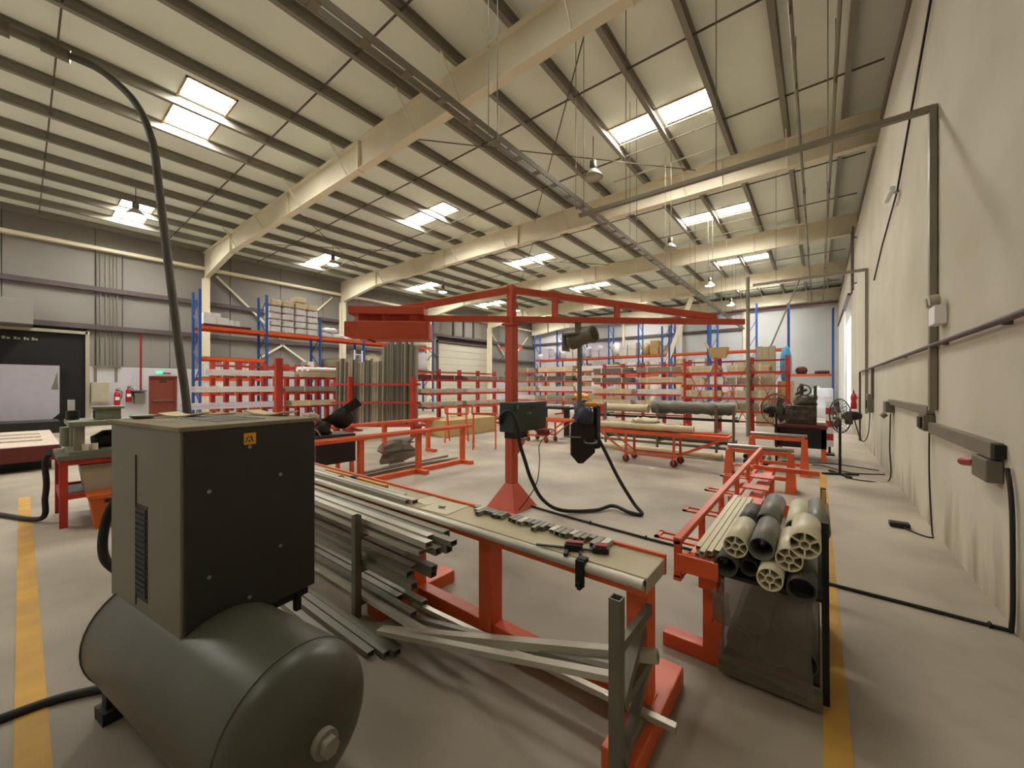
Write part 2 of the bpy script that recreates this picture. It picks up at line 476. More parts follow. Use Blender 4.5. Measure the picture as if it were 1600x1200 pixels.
# left wall: blockwork below, cladding panels above, dark girts
wl = thing('wall_left', 'long side wall, white blockwork below beige cladding panels', 'wall', (XL, 13, 0), kind='structure')
DK = (-3.2, 1.75)          # dark loading opening
mb = MB()
mb.box(XL-.3, XL-.1, YB, YF, 2.5, ZR+.1)
mb.box(XL-.3, XL-.1, YB, DK[0], 0, 2.5).box(XL-.3, XL-.1, DK[1], YF, 0, 2.5)
mb.build('backing', 'cladding_dark', wl)
MB().box(XL-.1, XL+.02, DK[1], 3.66, 0, 2.54).box(XL-.1, XL+.02, 4.66, 20.9, 0, 2.54).box(XL-.1, XL+.02, 3.66, 4.66, 2.16, 2.54).box(XL-.1, XL+.02, 27.2, YF, 0, 2.54).box(XL-.1, XL+.02, YB, DK[0], 0, 2.54).build('block_course', 'white_block', wl)
y = YB + .3
while y < YF:
    y2 = min(y+2.42, YF)
    for z0, z1 in ((2.56, 4.1), (4.1, 5.85), (5.85, 8.5)):
        ya, yb_ = y+.012, y2-.012
        if z1 < 4.2 and ya < DK[1] and yb_ > DK[0]:
            if yb_ > DK[1] + .1: ya = DK[1]
            elif ya < DK[0] - .1: yb_ = DK[0]
            else: continue
        if z0 < 5 and ya < 27.2 and yb_ > 20.9:
            if ya < 20.9: yb_ = 20.9
            elif yb_ > 27.2: ya = 27.2
            else: continue
        MB().box(XL-.1, XL-.02, ya, yb_, z0, z1).build('wall_panel', 'cladding', wl)
    y = y2
for z in (4.2, 5.83):
    for k, (ya, yb_) in enumerate(((YB, 20.9), (27.2, YF)) if z < 5 else ((YB, YF),)):
        m = MB(); m.box(XL-.02, XL+.16, ya, yb_, z-.012, z+.012).box(XL+.15, XL+.165, ya, yb_, z-.1, z+.1).box(XL-.02, XL+.15, ya, yb_, z-.1, z-.09)
        m.build('girt', 'girt', wl)
MB().box(XL-.02, XL+.25, YB, YF, 7.48, 7.62).build('eaves_beam', 'rafter', wl)
for ya, yb_, za, zb2 in ((6.2, 9.2, 7.3, 4.4), (12.2, 9.4, 7.3, 4.4), (9.2, 12.2, 4.1, 2.0), (9.4, 6.4, 4.1, 2.0), (27.3, 29.6, 6.8, 4.4), (33.2, 30.5, 6.8, 4.4)):
    MB().bar((XL+.1, ya, za), (XL+.1, yb_, zb2), .09).build('wall_brace', 'rafter', wl)

# far wall with girts
wf = thing('wall_far', 'pale far end wall of the warehouse', 'wall', (-11, YF, 0), kind='structure')
MB().box(XL-.3, XR+.5, YF, YF+.25, 0, ZR+.1).build('wall_face', 'far_wall', wf)
for z, c in ((6.1, 'girt'), (3.4, 'girt')):
    MB().box(XL, -4.5, YF-.16, YF, z-.1, z+.1).build('girt', c, wf)
for x in (-19, -14, -9, -4.4):
    MB().box(x-.1, x+.1, YF-.3, YF, 0, 8.3).build('wind_post', 'rafter', wf)
MB().cyl((-13, YF-.35, 7.75), (XR, YF-.35, 7.75), .05, 8).build('fire_pipe', 'plug_red', wf)
MB().cyl((-13, YF-.35, 7.4), (XR, YF-.35, 7.4), .04, 8).build('fire_pipe', 'plug_red', wf)
MB().box(XL-.3, XR+.5, YB-.25, YB, 0, ZR+.1).build('wall_back', 'far_wall')
tag(bpy.data.objects['wall_back'], 'plain end wall behind the camera', 'wall', kind='structure')

# right wall: plastered blockwork up to 7.2 m with a door opening, dark set-back strip above
wr = thing('wall_right', 'tall cream plastered blockwork wall with scuff marks', 'wall', (XR, 13, 0), kind='structure')
OPN = (21.2, 25.2, 31.2)
m = MB()
m.box(XR, XR+.3, YB, OPN[0], 0, 7.25).box(XR, XR+.3, OPN[0], OPN[2], 5.4, 7.25).box(XR, XR+.3, OPN[2], YF, 0, 7.25)
m.build('wall_face', 'plaster', wr)
MB().box(XR+.35, XR+.6, YB, YF, 7.0, ZR+.1).build('upper_strip', 'cladding_dark', wr)
m = MB(); m.box(XR+.0, XR+.34, YB, YF, 7.25, 7.29).box(XR+.1, XR+.28, YB, YF, 7.95, 8.2)
m.build('eaves_gutter', 'purlin', wr)

# painted floor lines
tag(MB().box(.02, .125, -1.0, 9.6, 0, .003).build('trim_1', 'yellow'), 'worn yellow floor line running along the right wall', 'floor line', kind='structure')
tag(MB().box(-9.5, -1.9, -.02, .09, 0, .003).build('trim_2', 'yellow'), 'worn yellow floor line at the left, beside the compressor', 'floor line', kind='structure')

def rtube(s, p, q, w, h, th=.004):
    """rectangular hollow section with open ends"""
    d, a, b, L = s.frame(p, q); p = Vector(p); q = Vector(q)
    c = [(-1,-1),(1,-1),(1,1),(-1,1)]
    o = [a*(w/2*i)+b*(h/2*j) for i,j in c]; n = [a*((w/2-th)*i)+b*((h/2-th)*j) for i,j in c]
    vs = [p+v for v in o]+[q+v for v in o]+[q+v for v in n]+[p+v for v in n]
    fs = []
    for k in range(4):
        k2 = (k+1)%4
        fs += [(k,k2,4+k2,4+k),(4+k,4+k2,8+k2,8+k),(8+k,8+k2,12+k2,12+k),(12+k,12+k2,k2,k)]
    return s.add(vs, fs)
MB.rtube = rtube

NUM = ['first','second','third','fourth','fifth','sixth','seventh','eighth','ninth','tenth','eleventh','twelfth','thirteenth','fourteenth','fifteenth','sixteenth','seventeenth','eighteenth','nineteenth','twentieth','twenty-first','twenty-second','twenty-third','twenty-fourth','twenty-fifth','twenty-sixth','twenty-seventh','twenty-eighth','twenty-ninth','thirtieth','thirty-first','thirty-second','thirty-third','thirty-fourth','thirty-fifth','thirty-sixth']
# ------------------------------------------------------------------ lamps under the roof
def lamp(x, y, on, label):
    t = thing('high_bay_lamp', label, 'lamp', (x, y, 8.3), group='high bay lamps under the roof')
    MB().cyl((x, y, ZR), (x, y, 7.86), .012, 6).build('hanger', 'rod', t)
    b = MB(); b.lathe([(0.0,.5),(.09,.48),(.1,.3),(.07,.24),(.0,.24)], (x, y, 7.4), (0,0,1), 14)
    b.box(x-.13, x+.13, y-.02, y+.02, 7.62, 7.65)
    b.build('gear_housing', 'lamp_body', t)
    g = MB(); g.lathe([(.07,.24),(.12,.2),(.24,.06),(.27,0.0),(.262,0.0),(.23,.06),(.11,.19),(.05,.2)], (x, y, 7.42), (0,0,1), 20)
    g.build('reflector', 'lamp_off', t)
    d = MB(); d.lathe([(0.0,0.17),(.1,.17),(.2,.06),(.225,.0),(.12,-.03),(0.0,-.035)], (x, y, 7.43), (0,0,1), 18)
    d.build('diffuser', 'lamp_on' if on else 'lamp_off', t)
for i, (y, w) in enumerate(((2.4,'nearest'),(9.15,'second'),(16.0,'third'),(23.4,'fourth'),(30.4,'farthest'))):
    lamp(-18.0, y, True, f'lit high bay lamp of the row near the left wall, {w} one')
for i, (y, w, on) in enumerate(((9.75,'nearest and unlit',False),(16.8,'second and unlit',False),(24.4,'third and lit',True),(31.2,'farthest and lit',True))):
    lamp(-4.85, y, on, f'high bay lamp of the row over the right aisle, {w}')

# ------------------------------------------------------------------ pipes, tray and cables overhead
t = thing('cable_tray', 'long slotted cable tray hung under the roof over the aisle', 'cable tray', (-3.4, 2, 5.0))
m = MB(); m.box(-3.47, -3.45, -3, 26, 4.97, 5.05).box(-3.35, -3.33, -3, 26, 4.97, 5.05)
m.build('side_rail', 'conduit', t)
for k in range(58): MB().box(-3.46, -3.34, -2.8+k*.48, -2.72+k*.48, 4.965, 4.985).build('rung', 'conduit', t)
for y in (1.4, 3.9, 6.3, 8.9, 11.6, 14.4, 17.2, 20.0, 22.8, 25.6):
    m = MB(); m.bar((-3.48, y, 4.95), (-3.32, y, 4.95), .03).cyl((-3.48, y, 4.95), (-3.48, y, 8.4), .007, 6).cyl((-3.32, y, 4.95), (-3.32, y, 8.4), .007, 6)
    m.build('hanger', 'conduit', t)
t = thing('conduit_run', 'grey trunking crossing overhead then dropping down the near right wall', 'conduit', (1.0, 6.47, 1.4))
m = MB(); m.bar((-3.5, 6.47, 4.88), (1.03, 6.47, 4.88), .075, .06).bar((1.03, 6.47, 4.9), (1.03, 6.47, 1.42), .06, .09)
m.build('trunking', 'conduit', t)
for x in (-2.6, -1.2, .1):
    MB().cyl((x, 6.47, 4.9), (x, 6.47, 8.3), .008, 6).build('hanger', 'conduit', t)
t = thing('conduit_run', 'grey trunking dropping down the right wall farther along', 'conduit', (1.0, 14.2, .9))
m = MB(); m.bar((-1.6, 14.2, 4.85), (1.03, 14.2, 4.85), .07, .07).bar((1.03, 14.2, 4.88), (1.03, 14.2, .95), .06, .08)
m.build('trunking', 'conduit', t)
for x in (-1.0, .2): MB().cyl((x, 14.2, 4.88), (x, 14.2, 8.3), .008, 6).build('hanger', 'conduit', t)
for x, z, y1, lb in ((-.33, 7.45, 33.5, 'long thin sprinkler pipe under the roof nearer the aisle'), (.25, 7.3, 33.5, 'long thin sprinkler pipe under the roof nearer the right wall')):
    t = thing('sprinkler_pipe', lb, 'pipe', (x, -4, z))
    MB().cyl((x, -5, z), (x, y1, z), .03, 8).build('pipe', 'conduit', t)
    for y in (2.5, 7.2, 9.1, 14.2, 16.2, 21.3, 23.3, 28.2):
        m = MB(); m.cyl((x, y, z), (x, y, 8.32), .009, 6).cyl((x, y, z-.14), (x, y, z), .02, 6)
        m.build('sprinkler_drop', 'conduit', t)
t = thing('air_main', 'grey overhead air pipe with couplings at the upper left', 'pipe', (-9.6, -3, 7.05))
m = MB(); m.cyl((-9.6, -5, 7.08), (-9.5, .42, 7.03), .075, 10); m.build('pipe', 'conduit', t)
m = MB(); m.cyl((-9.53, -.7, 7.04), (-9.52, -.1, 7.04), .12, 12).cyl((-9.5, .2, 7.03), (-9.46, .5, 7.0), .1, 12)
m.build('coupling', 'galv', t)
for y in (-3.2, -.4): MB().cyl((-9.52, y, 7.1), (-9.52, y, 8.4), .012, 6).build('hanger', 'white_rod', t)
tag(MB().tube(bez([(-9.48,.45,7.02),(-9.1,.7,6.82),(-8.7,.92,6.5),(-8.3,1.12,6.06),(-8.0,1.25,5.45),(-7.84,1.31,4.6),(-7.68,1.37,3.64),(-7.42,1.45,2.29),(-7.3,1.52,1.35),(-7.27,1.54,.4),(-7.3,1.6,.05)],8), .052, 10).build('air_hose', 'hose_brown'), 'thick dark hose hanging from the overhead air pipe behind the compressor', 'hose')
for (p, q) in (((-5.2, 11.9, 8.295), (-2.0, 11.9, 8.295)), ((-14, 12.0, 8.295), (-11, 12.0, 8.295)), ((-13.5, 18.9, 8.295), (-10.8, 18.9, 8.295)), ((-4.5, 18.9, 8.295), (-1.8, 18.9, 8.295))):
    o = MB().cyl(p, q, .022, 6).build('light_conduit', 'white_rod')
    tag(o, None, 'conduit', 'pale conduits under the roof lights')
names = ['over the aisle beside the nearest right roof light', 'over the middle beside the second roof light', 'over the middle beside the third roof light', 'over the aisle beside the third right roof light', 'beside the large roof light at the upper left']
for o, w in zip([o for o in bpy.data.objects if o.name.startswith('light_conduit')], names): o['label'] = 'thin pale conduit under the roof ' + w

# ------------------------------------------------------------------ compressor
ang = math.radians(8.8)
t = thing('air_compressor', 'large dark grey air compressor cabinet standing on its horizontal tank', 'compressor', (-2.17, .43, 0), ang)
r, zc, yc = .30, .35, .17
prof = []
for k in range(9):
    u = k/8*math.pi/2; prof.append((r*math.sin(u), .0 + .17*(1-math.cos(u))))
for k in range(8, -1, -1):
    u = k/8*math.pi/2; prof.append((r*math.sin(u), 1.66 - .17*(1-math.cos(u))))
tk = MB().lathe(prof, (-.93, yc, zc), (1,0,0), 40).build('tank', 'tank', t, local=True)
for sx in (-.76, .555): MB().ring((sx, yc, zc), (1,0,0), r, .006, 40).build('weld_seam', 'tank', tk, local=True)
m = MB(); m.cyl((.72, yc, zc), (.755, yc, zc), .05, 20).cyl((.755, yc, zc), (.785, yc, zc), .036, 6); m.build('end_plug', 'alu_dark', tk, local=True)
for x in (-.7, .35):
    for y in (yc-.2, yc+.2):
        m = MB(); m.bar((x, y, .06), (x, y, .2), .06).box(x-.06, x+.06, y-.05, y+.05, 0, .06); m.build('foot', 'black', t, local=True)
c = MB(); c.box(-.83, 0, 0, .62, .58, 1.5); cab = c.build('cabinet', 'comp_grey', t, .006, local=True)
MB().box(-.85, .012, -.012, .632, 1.5, 1.52).build('top_panel', 'comp_top', t, .003, local=True)
fp = MB().box(0, .012, .012, .615, .575, 1.495).build('front_panel', 'comp_dark', t, .003, local=True)
for y, z in ((.1, 1.22), (.42, 1.235), (.1, .83), (.42, .86), (.27, .66), (.27, 1.40)):
    MB().cyl((.01, y, z), (.017, y, z), .009, 10).build('screw', 'steel', fp, local=True)
lb = MB().box(.011, .0135, .245, .3, 1.412, 1.468).build('warning_label', 'label_yellow', fp, local=True)
m = MB(); m.prism([(.0136, .252, 1.42), (.0136, .266, 1.45), (.0136, .262, 1.452), (.0136, .25, 1.424)], (.001,0,0)).prism([(.0136, .262, 1.45), (.0136, .28, 1.455), (.0136, .288, 1.425), (.0136, .282, 1.425), (.0136, .276, 1.448)], (.001,0,0)).prism([(.0136, .262, 1.425), (.0136, .275, 1.425), (.0136, .27, 1.437)], (.001,0,0))
m.build('pictogram', 'ink', lb, local=True)
MB().box(-.49, -.484, -.004, .001, .62, 1.36).build('door_gap', 'black', cab, local=True)
m = MB()
for k in range(16): m.box(-.478, -.36, -.006, .001, .68+k*.027, .698+k*.027)
m.box(-.485, -.35, -.002, .001, .66, 1.12)
m.build('vent_louvre', 'black', cab, local=True)
m = MB()
for k in range(7): m.box(-.62+k*.07, -.58+k*.07, .2, .44, 1.52, 1.523)
m.build('top_grille', 'comp_grey', t, local=True)
MB().box(-.8, -.74, .0, .6, .52, .58).build('saddle', 'black', t, local=True)
MB().box(-.12, -.06, .0, .62, .5, .58).bar((-.05, .55, .44), (-.05, .55, .52), .03).build('saddle', 'black', t, local=True)
MB().tube(bez([(.04,.1,.52),(.07,.12,.56),(.075,.14,.6),(.1,.16,.64)],5), .016, 8).build('relief_valve', 'brass', t, local=True)
MB().tube(bez([(-.83,.1,1.1),(-.9,.03,1.05),(-.94,0,.9),(-.93,.0,.75),(-.86,.05,.66),(-.8,.1,.6)],6), .022, 8).build('side_hose', 'rubber', t, local=True)
def sheet(name, lab, cat, c, sx, sy, z, rot, matn, th=.004, curl=.0):
    m = MB(); n = 5; vs = []
    for zz in (0, th):
        for i in range(n):
            for j in range(2):
                u = i/(n-1)-.5; v = j-.5
                x, y = u*sx, v*sy
                vs.append((c[0]+x*math.cos(rot)-y*math.sin(rot), c[1]+x*math.sin(rot)+y*math.cos(rot), z+zz+curl*(2*u)**2))
    fs = []
    for i in range(n-1):
        a = 2*i; fs += [(a,a+1,a+3,a+2), (2*n+a,2*n+a+2,2*n+a+3,2*n+a+1), (a,a+2,2*n+a+2,2*n+a), (a+1,2*n+a+1,2*n+a+3,a+3)]
    fs += [(0,2*n,2*n+1,1), (2*n-2,2*n-1,4*n-1,4*n-2)]
    m.add(vs, fs)
    return tag(m.build(name, matn), lab, cat)
sheet('cardboard_sheet', 'dusty tan cardboard sheet at the back left of the compressor top', 'cardboard', (-2.9,.6), .2, .14, 1.5215, .75, 'card_dusty', .008, .018)
sheet('cardboard_sheet', 'long curled cardboard strip along the back edge of the compressor top', 'cardboard', (-2.66,.96), .34, .1, 1.5215, .3, 'card_dusty', .008, .02)
sheet('cardboard_sheet', 'brown cardboard scrap beside the hose on the compressor top', 'cardboard', (-2.93,.78), .12, .1, 1.5215, .3, 'card', .005, .004)
tag(MB().lathe([(0,.0),(.04,.0),(.06,.016),(.056,.018),(.038,.005),(0,.005)], (-2.93,.42,1.5215), (0,0,1), 24).build('metal_dish', 'alu_dark'), 'shallow dark metal dish on the compressor top corner', 'dish')

# ------------------------------------------------------------------ workbench
bench = t = thing('workbench', 'long narrow orange steel workbench with cream board top', 'workbench', (-3.5, 1.98, 0))
BX0, BX1 = -6.9, -.645
MB().box(BX0, BX1, 1.855, 2.13, .762, .78).build('board_top', 'board', t, .002)
m = MB(); m.tube([(BX0, 1.835, .752), (BX1-.004, 1.835, .752)], .026, 14).box(BX0, BX1-.004, 1.835, 1.87, .74, .774); m.build('front_extrusion', 'aluminium', t)
MB().box(BX0, BX1+.006, 2.13, 2.155, .69, .797).build('back_lip', 'orange', t, .003)
MB().box(BX0, BX1, 1.845, 1.9, .69, .735).build('front_rail', 'orange', t, .004)
MB().box(BX1-.012, BX1+.003, 1.86, 2.13, .70, .778).build('end_plate', 'aluminium', t, .002)
for x in (-.72, -1.757, -2.56, -4.4, -6.3):
    MB().box(x-.055, x+.055, 1.93, 2.05, .06, .72).build('post', 'orange', t, .004)
    MB().box(x-.05, x+.05, 1.87, 2.13, .70, .735).build('cross_bearer', 'orange', t)
for x in (-.68, -2.56, -4.4, -6.3):
    MB().box(x-.08, x+.08, 1.6, 2.34, 0, .1).build('foot', 'orange', t, .006)
for x0, x1 in ((BX0, -.65),):
    MB().box(x0, x1, 1.95, 2.05, .005, .105).build('base_beam', 'orange', t, .006)
m = MB(); m.box(-1.0, -.95, 1.8, 1.815, .655, .79).box(-1.0, -.95, 1.815, 1.86, .775, .795).box(-.985, -.965, 1.79, 1.83, .64, .68).cyl((-.975,1.775,.67),(-.975,1.84,.67),.012,8)
tag(m.build('edge_clamp', 'black', None, .003), 'black steel hook clamp on the front edge of the workbench', 'clamp')

# bracketed rack for long sections in front of the bench
t = bench
for x, zt in ((-.655, .825), (-2.663, .75), (-4.7, .76)):
    u = MB().rtube((x, 1.53, 0), (x, 1.53, zt), .05, .05, .005); up = u.build('rack_upright', 'galv', t)
    for z in (.60, .345, .1):
        MB().bar((x, 1.55, z), (x, 1.925, z), .03, .045).build('arm', 'galv', up)
m = MB(); m.bar((-.64, 1.56, .12), (-.66, 1.9, .34), .035, .05).bar((-.66, 1.56, .36), (-.7, 1.92, .5), .06, .06); m.build('rack_brace', 'galv', t)

# aluminium sections lying in the rack and on the bench
random.seed(3)
secs = []
def section(p, q, w, h, m, label, th=.003):
    o = MB().rtube(p, q, w, h, th).build('aluminium_section', m)
    return tag(o, label, 'metal section', 'aluminium sections in front of the workbench')
# on the bench top
section((-6.6, 1.93, .797), (-2.47, 1.91, .797), .05, .03, 'aluminium', 'wide bright aluminium section lying on the workbench top')
section((-6.6, 1.875, .80), (-2.52, 1.868, .795), .03, .022, 'alu_dark', 'thin aluminium section near the front edge of the workbench top')
section((-5.6, 2.0, .795), (-2.7, 1.985, .79), .025, .018, 'aluminium', 'thin aluminium section near the middle of the workbench top')
# rack levels
z = .65
zl = {'top': .623, 'middle': .37, 'bottom': .125}
for lev, n, ends in (('top', 5, (-1.98, -1.9, -1.87, -1.95, -2.05)), ('middle', 5, (-2.06, -2.2, -2.3, -2.1, -2.25)), ('bottom', 4, (-1.76, -2.15, -2.4, -2.2))):
    for k in range(n):
        y = 1.585 + k*.066
        w = .052
        h = random.choice((.03, .045, .05))
        zz = zl[lev] + h/2
        section((-6.7-random.random()*.2, y, zz), (ends[k], y, zz), w, h, random.choice(('aluminium', 'alu_dark', 'alu_dark')), f'aluminium section on the {lev} rack arms, {["frontmost", "second from front", "third from front", "fourth from front", "rearmost"][k]}')
for k, (y, e, h) in enumerate(((1.60, -1.93, .04), (1.66, -1.99, .05), (1.72, -1.83, .035), (1.785, -1.97, .045))):
    zz = .623+.052+h/2
    section((-6.6, y, zz), (e, y, zz), .055, h, ('aluminium', 'aluminium', 'alu_dark', 'aluminium')[k], f'aluminium section stacked on top of the upper rack layer, {["front one", "second one", "third one", "back one"][k]}')
for k, (y, e) in enumerate(((1.62, -2.15), (1.69, -2.2), (1.77, -2.08))):
    section((-6.4, y, .37+.052+.018), (e, y, .37+.052+.018), .055, .034, ('alu_dark', 'aluminium', 'alu_dark')[k], f'aluminium section stacked on the middle rack layer, {["front one", "centre one", "back one"][k]}')
for k, (a, b) in enumerate((((-6.2,1.33,.02),(-2.2,1.36,.02)), ((-6.2,1.4,.02),(-2.12,1.42,.02)), ((-6.2,1.47,.02),(-2.08,1.47,.02)), ((-6.2,1.25,.02),(-2.3,1.27,.02)))):
    section(a, b, .05, .035, 'alu_dark', f'dull aluminium section lying on the floor under the rack, {["third", "second", "nearest the bench", "outermost"][k]}')
section((-2.3, 1.5, .06), (-.585, 1.84, .44), .05, .045, 'aluminium', 'bright square tube leaning across the right rack arm, upper one')
section((-2.25, 1.45, .1), (-.67, 1.66, .40), .045, .03, 'aluminium', 'bright flat section leaning across the right rack arm, lower one')
section((-2.4, 1.72, .03), (-.66, 1.72, .365+.02), .04, .03, 'alu_dark', 'dull section leaning across the right rack arm, front one')
section((-2.3, 1.77, .125), (-.51, 1.86, .13), .035, .03, 'aluminium', 'short bright tube end sticking out low beyond the bench leg')

# things lying on the bench
sheet('drawing_sheet', 'white drawing sheet with dark sketch lying on the workbench', 'paper', (-2.22,1.99), .27, .25, .7815, .1, 'paper', .002)
for o in [bpy.data.objects['drawing_sheet']]:
    m = MB(); m.box(-2.27,-2.2,1.97,1.985,.7842,.785).box(-2.25,-2.18,1.95,1.96,.7842,.785).box(-2.23,-2.215,1.94,2.0,.7842,.785); m.build('sketch', 'ink', o)
sheet('paper_sheet', 'blank paper sheet beside the drawing on the workbench', 'paper', (-2.44,2.03), .17, .18, .7815, -.1, 'paper', .002)
t = thing('spirit_level', 'yellow spirit level lying along the back edge of the workbench', 'spirit level', (-3.6, 2.03, .78))
MB().box(-4.15, -3.03, 2.02, 2.05, .781, .812).build('body', 'level_yellow', t, .003)
MB().box(-3.62, -3.52, 2.015, 2.055, .79, .814).build('vial', 'black', t)
tag(MB().lathe([(0,0),(.03,0),(.034,.02),(.02,.036),(0,.04)], (-3.68, 1.95, .781), (0,0,1), 14).build('knob', 'maroon'), 'small dark red knob lying on the workbench top', 'knob')
# offcuts
random.seed(11)
x = -2.0; k = 0
ow = []
while x < -.93:
    if -1.73 < x < -1.66: x = -1.65
    w = random.uniform(.036, .05); L = .05 + .05*abs(math.sin(k*.9)) + (.03 if k % 5 == 2 else 0)
    o = MB().rtube((x+w/2, 2.125, .797), (x+w/2, 2.125-L, .797), w-.006, .03, .004).build('section_offcut', random.choice(('alu_dark', 'aluminium', 'alu_dark')))
    ow.append(o); x += w; k += 1
for i, o in enumerate(ow):
    tag(o, f'{NUM[i]} short cut aluminium piece from the left along the back of the workbench', 'metal offcut', 'row of cut aluminium pieces on the workbench')
t = thing('bar_clamp', 'red and black quick-grip bar clamp lying on the workbench', 'clamp', (-1.08, 1.93, .78))
MB().bar((-1.27, 1.835, .79), (-.9, 2.0, .79), .016, .008).build('bar', 'machine_black', t)
m = MB(); m.bar((-1.12, 1.9, .80), (-1.03, 1.94, .80), .05, .035).bar((-1.1, 1.9, .79), (-1.07, 1.82, .787), .022, .02).bar((-1.04, 1.93, .79), (-1.0, 1.86, .787), .018, .018); m.build('trigger_head', 'machine_black', t, .004)
m = MB(); m.bar((-1.115, 1.915, .82), (-1.03, 1.953, .82), .04, .014).bar((-.97, 1.975, .82), (-.91, 2.0, .82), .05, .014); m.build('grip_pad', 'plug_red', t, .004)
MB().bar((-.98, 1.965, .80), (-.9, 2.0, .80), .06, .03).build('jaw', 'machine_black', t, .004)

# ------------------------------------------------------------------ pipe cart at the right
t = thing('pipe_cart', 'orange steel cart frame holding short plastic pipes beside the yellow line', 'cart', (-.4, 3.6, 0))
rail = MB(); rail.bar((-.68, 2.5, .745), (-.68, 7.0, .745), .045, .04).bar((-.68, 2.5, .52), (-.68, 7.0, .52), .045, .035)
for y in (2.52, 3.15, 3.9, 4.75, 5.6, 6.5, 6.98): rail.box(-.70, -.66, y-.02, y+.02, .52, .75)
rail.build('side_rail', 'orange', t, .003)
for y in (3.05, 3.85, 4.75, 5.65, 6.5):
    b = MB(); b.box(-1.0, -.70, y, y+.025, .525, .54).box(-1.0, -.70, y+.12, y+.145, .525, .54).box(-1.0, -.965, y, y+.145, .525, .54)
    b.build('bracket', 'orange', t)
for y in (2.66, 4.3, 6.2):
    MB().box(-.56, -.455, y-.05, y+.05, .08, .62).build('leg', 'orange', t, .004)
    MB().box(-.8, -.02, y-.05, y+.05, 0, .09).build('foot', 'orange', t, .005)
    MB().box(-.69, .02, y-.03, y+.03, .57, .625).build('cross_arm', 'orange', t, .003)
m = MB(); m.box(-.56, -.46, 2.5, 6.6, .5, .575); m.build('spine', 'orange', t, .004)
for y in (3.6, 4.1, 4.7, 5.3): MB().box(-.66, -.4, y, y+.22, .625, .64).build('seat_plate', 'orange', t)
MB().box(-.66, -.44, 2.42, 2.44, .60, .70).build('end_plate', 'orange', t, .002)
for y in (2.66, 3.55):
    MB().bar((.035, y, 0), (.03, y, .97), .03, .03).build('stake', 'black', t)
MB().box(-.46, .02, 2.48, 3.5, .615, .635).build('tray', 'machine_black', t)
MB().box(-.46, .02, 2.55, 2.6, 0.02, .10).build('bottom_beam', 'galv', t)
m = MB(); m.box(-.44, .01, 2.62, 3.6, .1, .12).box(-.43, 0, 3.55, 3.57, .12, .6); m.build('lower_shelf', 'machine_black', t)
tag(MB().bar((.02, 3.2, .64), (.03, 3.25, 1.02), .02, .04).build('wood_lath', 'wood'), 'thin wooden lath standing against the cart stake', 'lath')

def seven_cell(x, y0, y1, z, r, label, m='pvc_white'):
    t = thing('duct_pipe', label, 'pipe', (x, y0, z), group='plastic pipes on the cart')
    MB().pipe((x, y0, z), (x, y1, z), r, r*.92, 28).build('shell', m, t)
    c = MB(); c.pipe((x, y0+.004, z), (x, y1-.004, z), r*.38, r*.27, 14)
    for k in range(6):
        a = math.pi/6 + k*math.pi/3
        d = Vector((math.cos(a), 0, math.sin(a))); n = Vector((-math.sin(a), 0, math.cos(a)))*r*.06
        p0 = Vector((x, 0, z))+d*r*.33; p1 = Vector((x, 0, z))+d*r*.93
        c.hexa([(v.x, yy, v.z) for v, yy in ((p0-n, y0+.004), (p1-n, y0+.004), (p1+n, y0+.004), (p0+n, y0+.004))], [(v.x, yy, v.z) for v, yy in ((p0-n, y1-.004), (p1-n, y1-.004), (p1+n, y1-.004), (p0+n, y1-.004))])
    c.build('cell_web', m, t)
def plain(x, y0, y1, z, r, label, m):
    tag(MB().pipe((x, y0, z), (x, y1, z), r, r*.92, 28).build('plastic_pipe', m), label, 'pipe', 'plastic pipes on the cart')
seven_cell(-.36, 2.45, 2.86, .81, .060, 'cream seven-cell pipe at the left of the cart load')
seven_cell(-.118, 2.46, 2.86, .80, .060, 'cream seven-cell pipe in the middle, partly behind the topmost one')
seven_cell(-.052, 2.42, 2.80, .905, .066, 'topmost cream seven-cell pipe at the right of the cart load')
seven_cell(-.195, 2.38, 2.9, .705, .058, 'lowest cream seven-cell pipe, sticking out farthest toward the camera')
plain(-.24, 2.46, 2.9, .825, .060, 'grey hollow pipe between the two cream seven-cell pipes', 'pvc_grey')
plain(-.405, 2.43, 3.1, .695, .058, 'dark hollow pipe at the lower left of the cart load', 'pvc_dark')
plain(-.065, 2.43, 3.0, .67, .064, 'dark hollow pipe at the lower right of the cart load', 'pvc_dark')
plain(-.30, 2.5, 3.2, .69, .045, 'dark hollow pipe at the bottom middle of the cart load', 'pvc_dark')
plain(-.25, 2.92, 3.5, .83, .066, 'grey pipe in the rear row, behind the grey front pipe', 'pvc_grey')
plain(-.10, 2.9, 3.45, .835, .060, 'cream plain pipe in the rear row behind the cream front pipes', 'pvc_white')
plain(.0, 2.92, 3.55, .84, .06, 'light grey pipe in the rear row, nearest the stake', 'pvc_grey')
plain(-.37, 2.9, 3.3, .80, .052, 'dark pipe in the rear row behind the left cream pipe', 'pvc_dark')
random.seed(5)
for k in range(9):
    x, z = -.575 + (k % 5)*.034, .66 + (k//5)*.036 + .10
    y0 = 2.5 + random.random()*.08
    tag(MB().rtube((x, y0, z-.09), (x+.05, y0+1.05, z+.0), .03, .028, .003).build('cream_strip', 'cream_profile'), f'slim cream plastic strip along the cart rail, {NUM[k % 5]} from the rail in the {"lower" if k < 5 else "upper"} row', 'strip', 'slim cream strips on the cart')
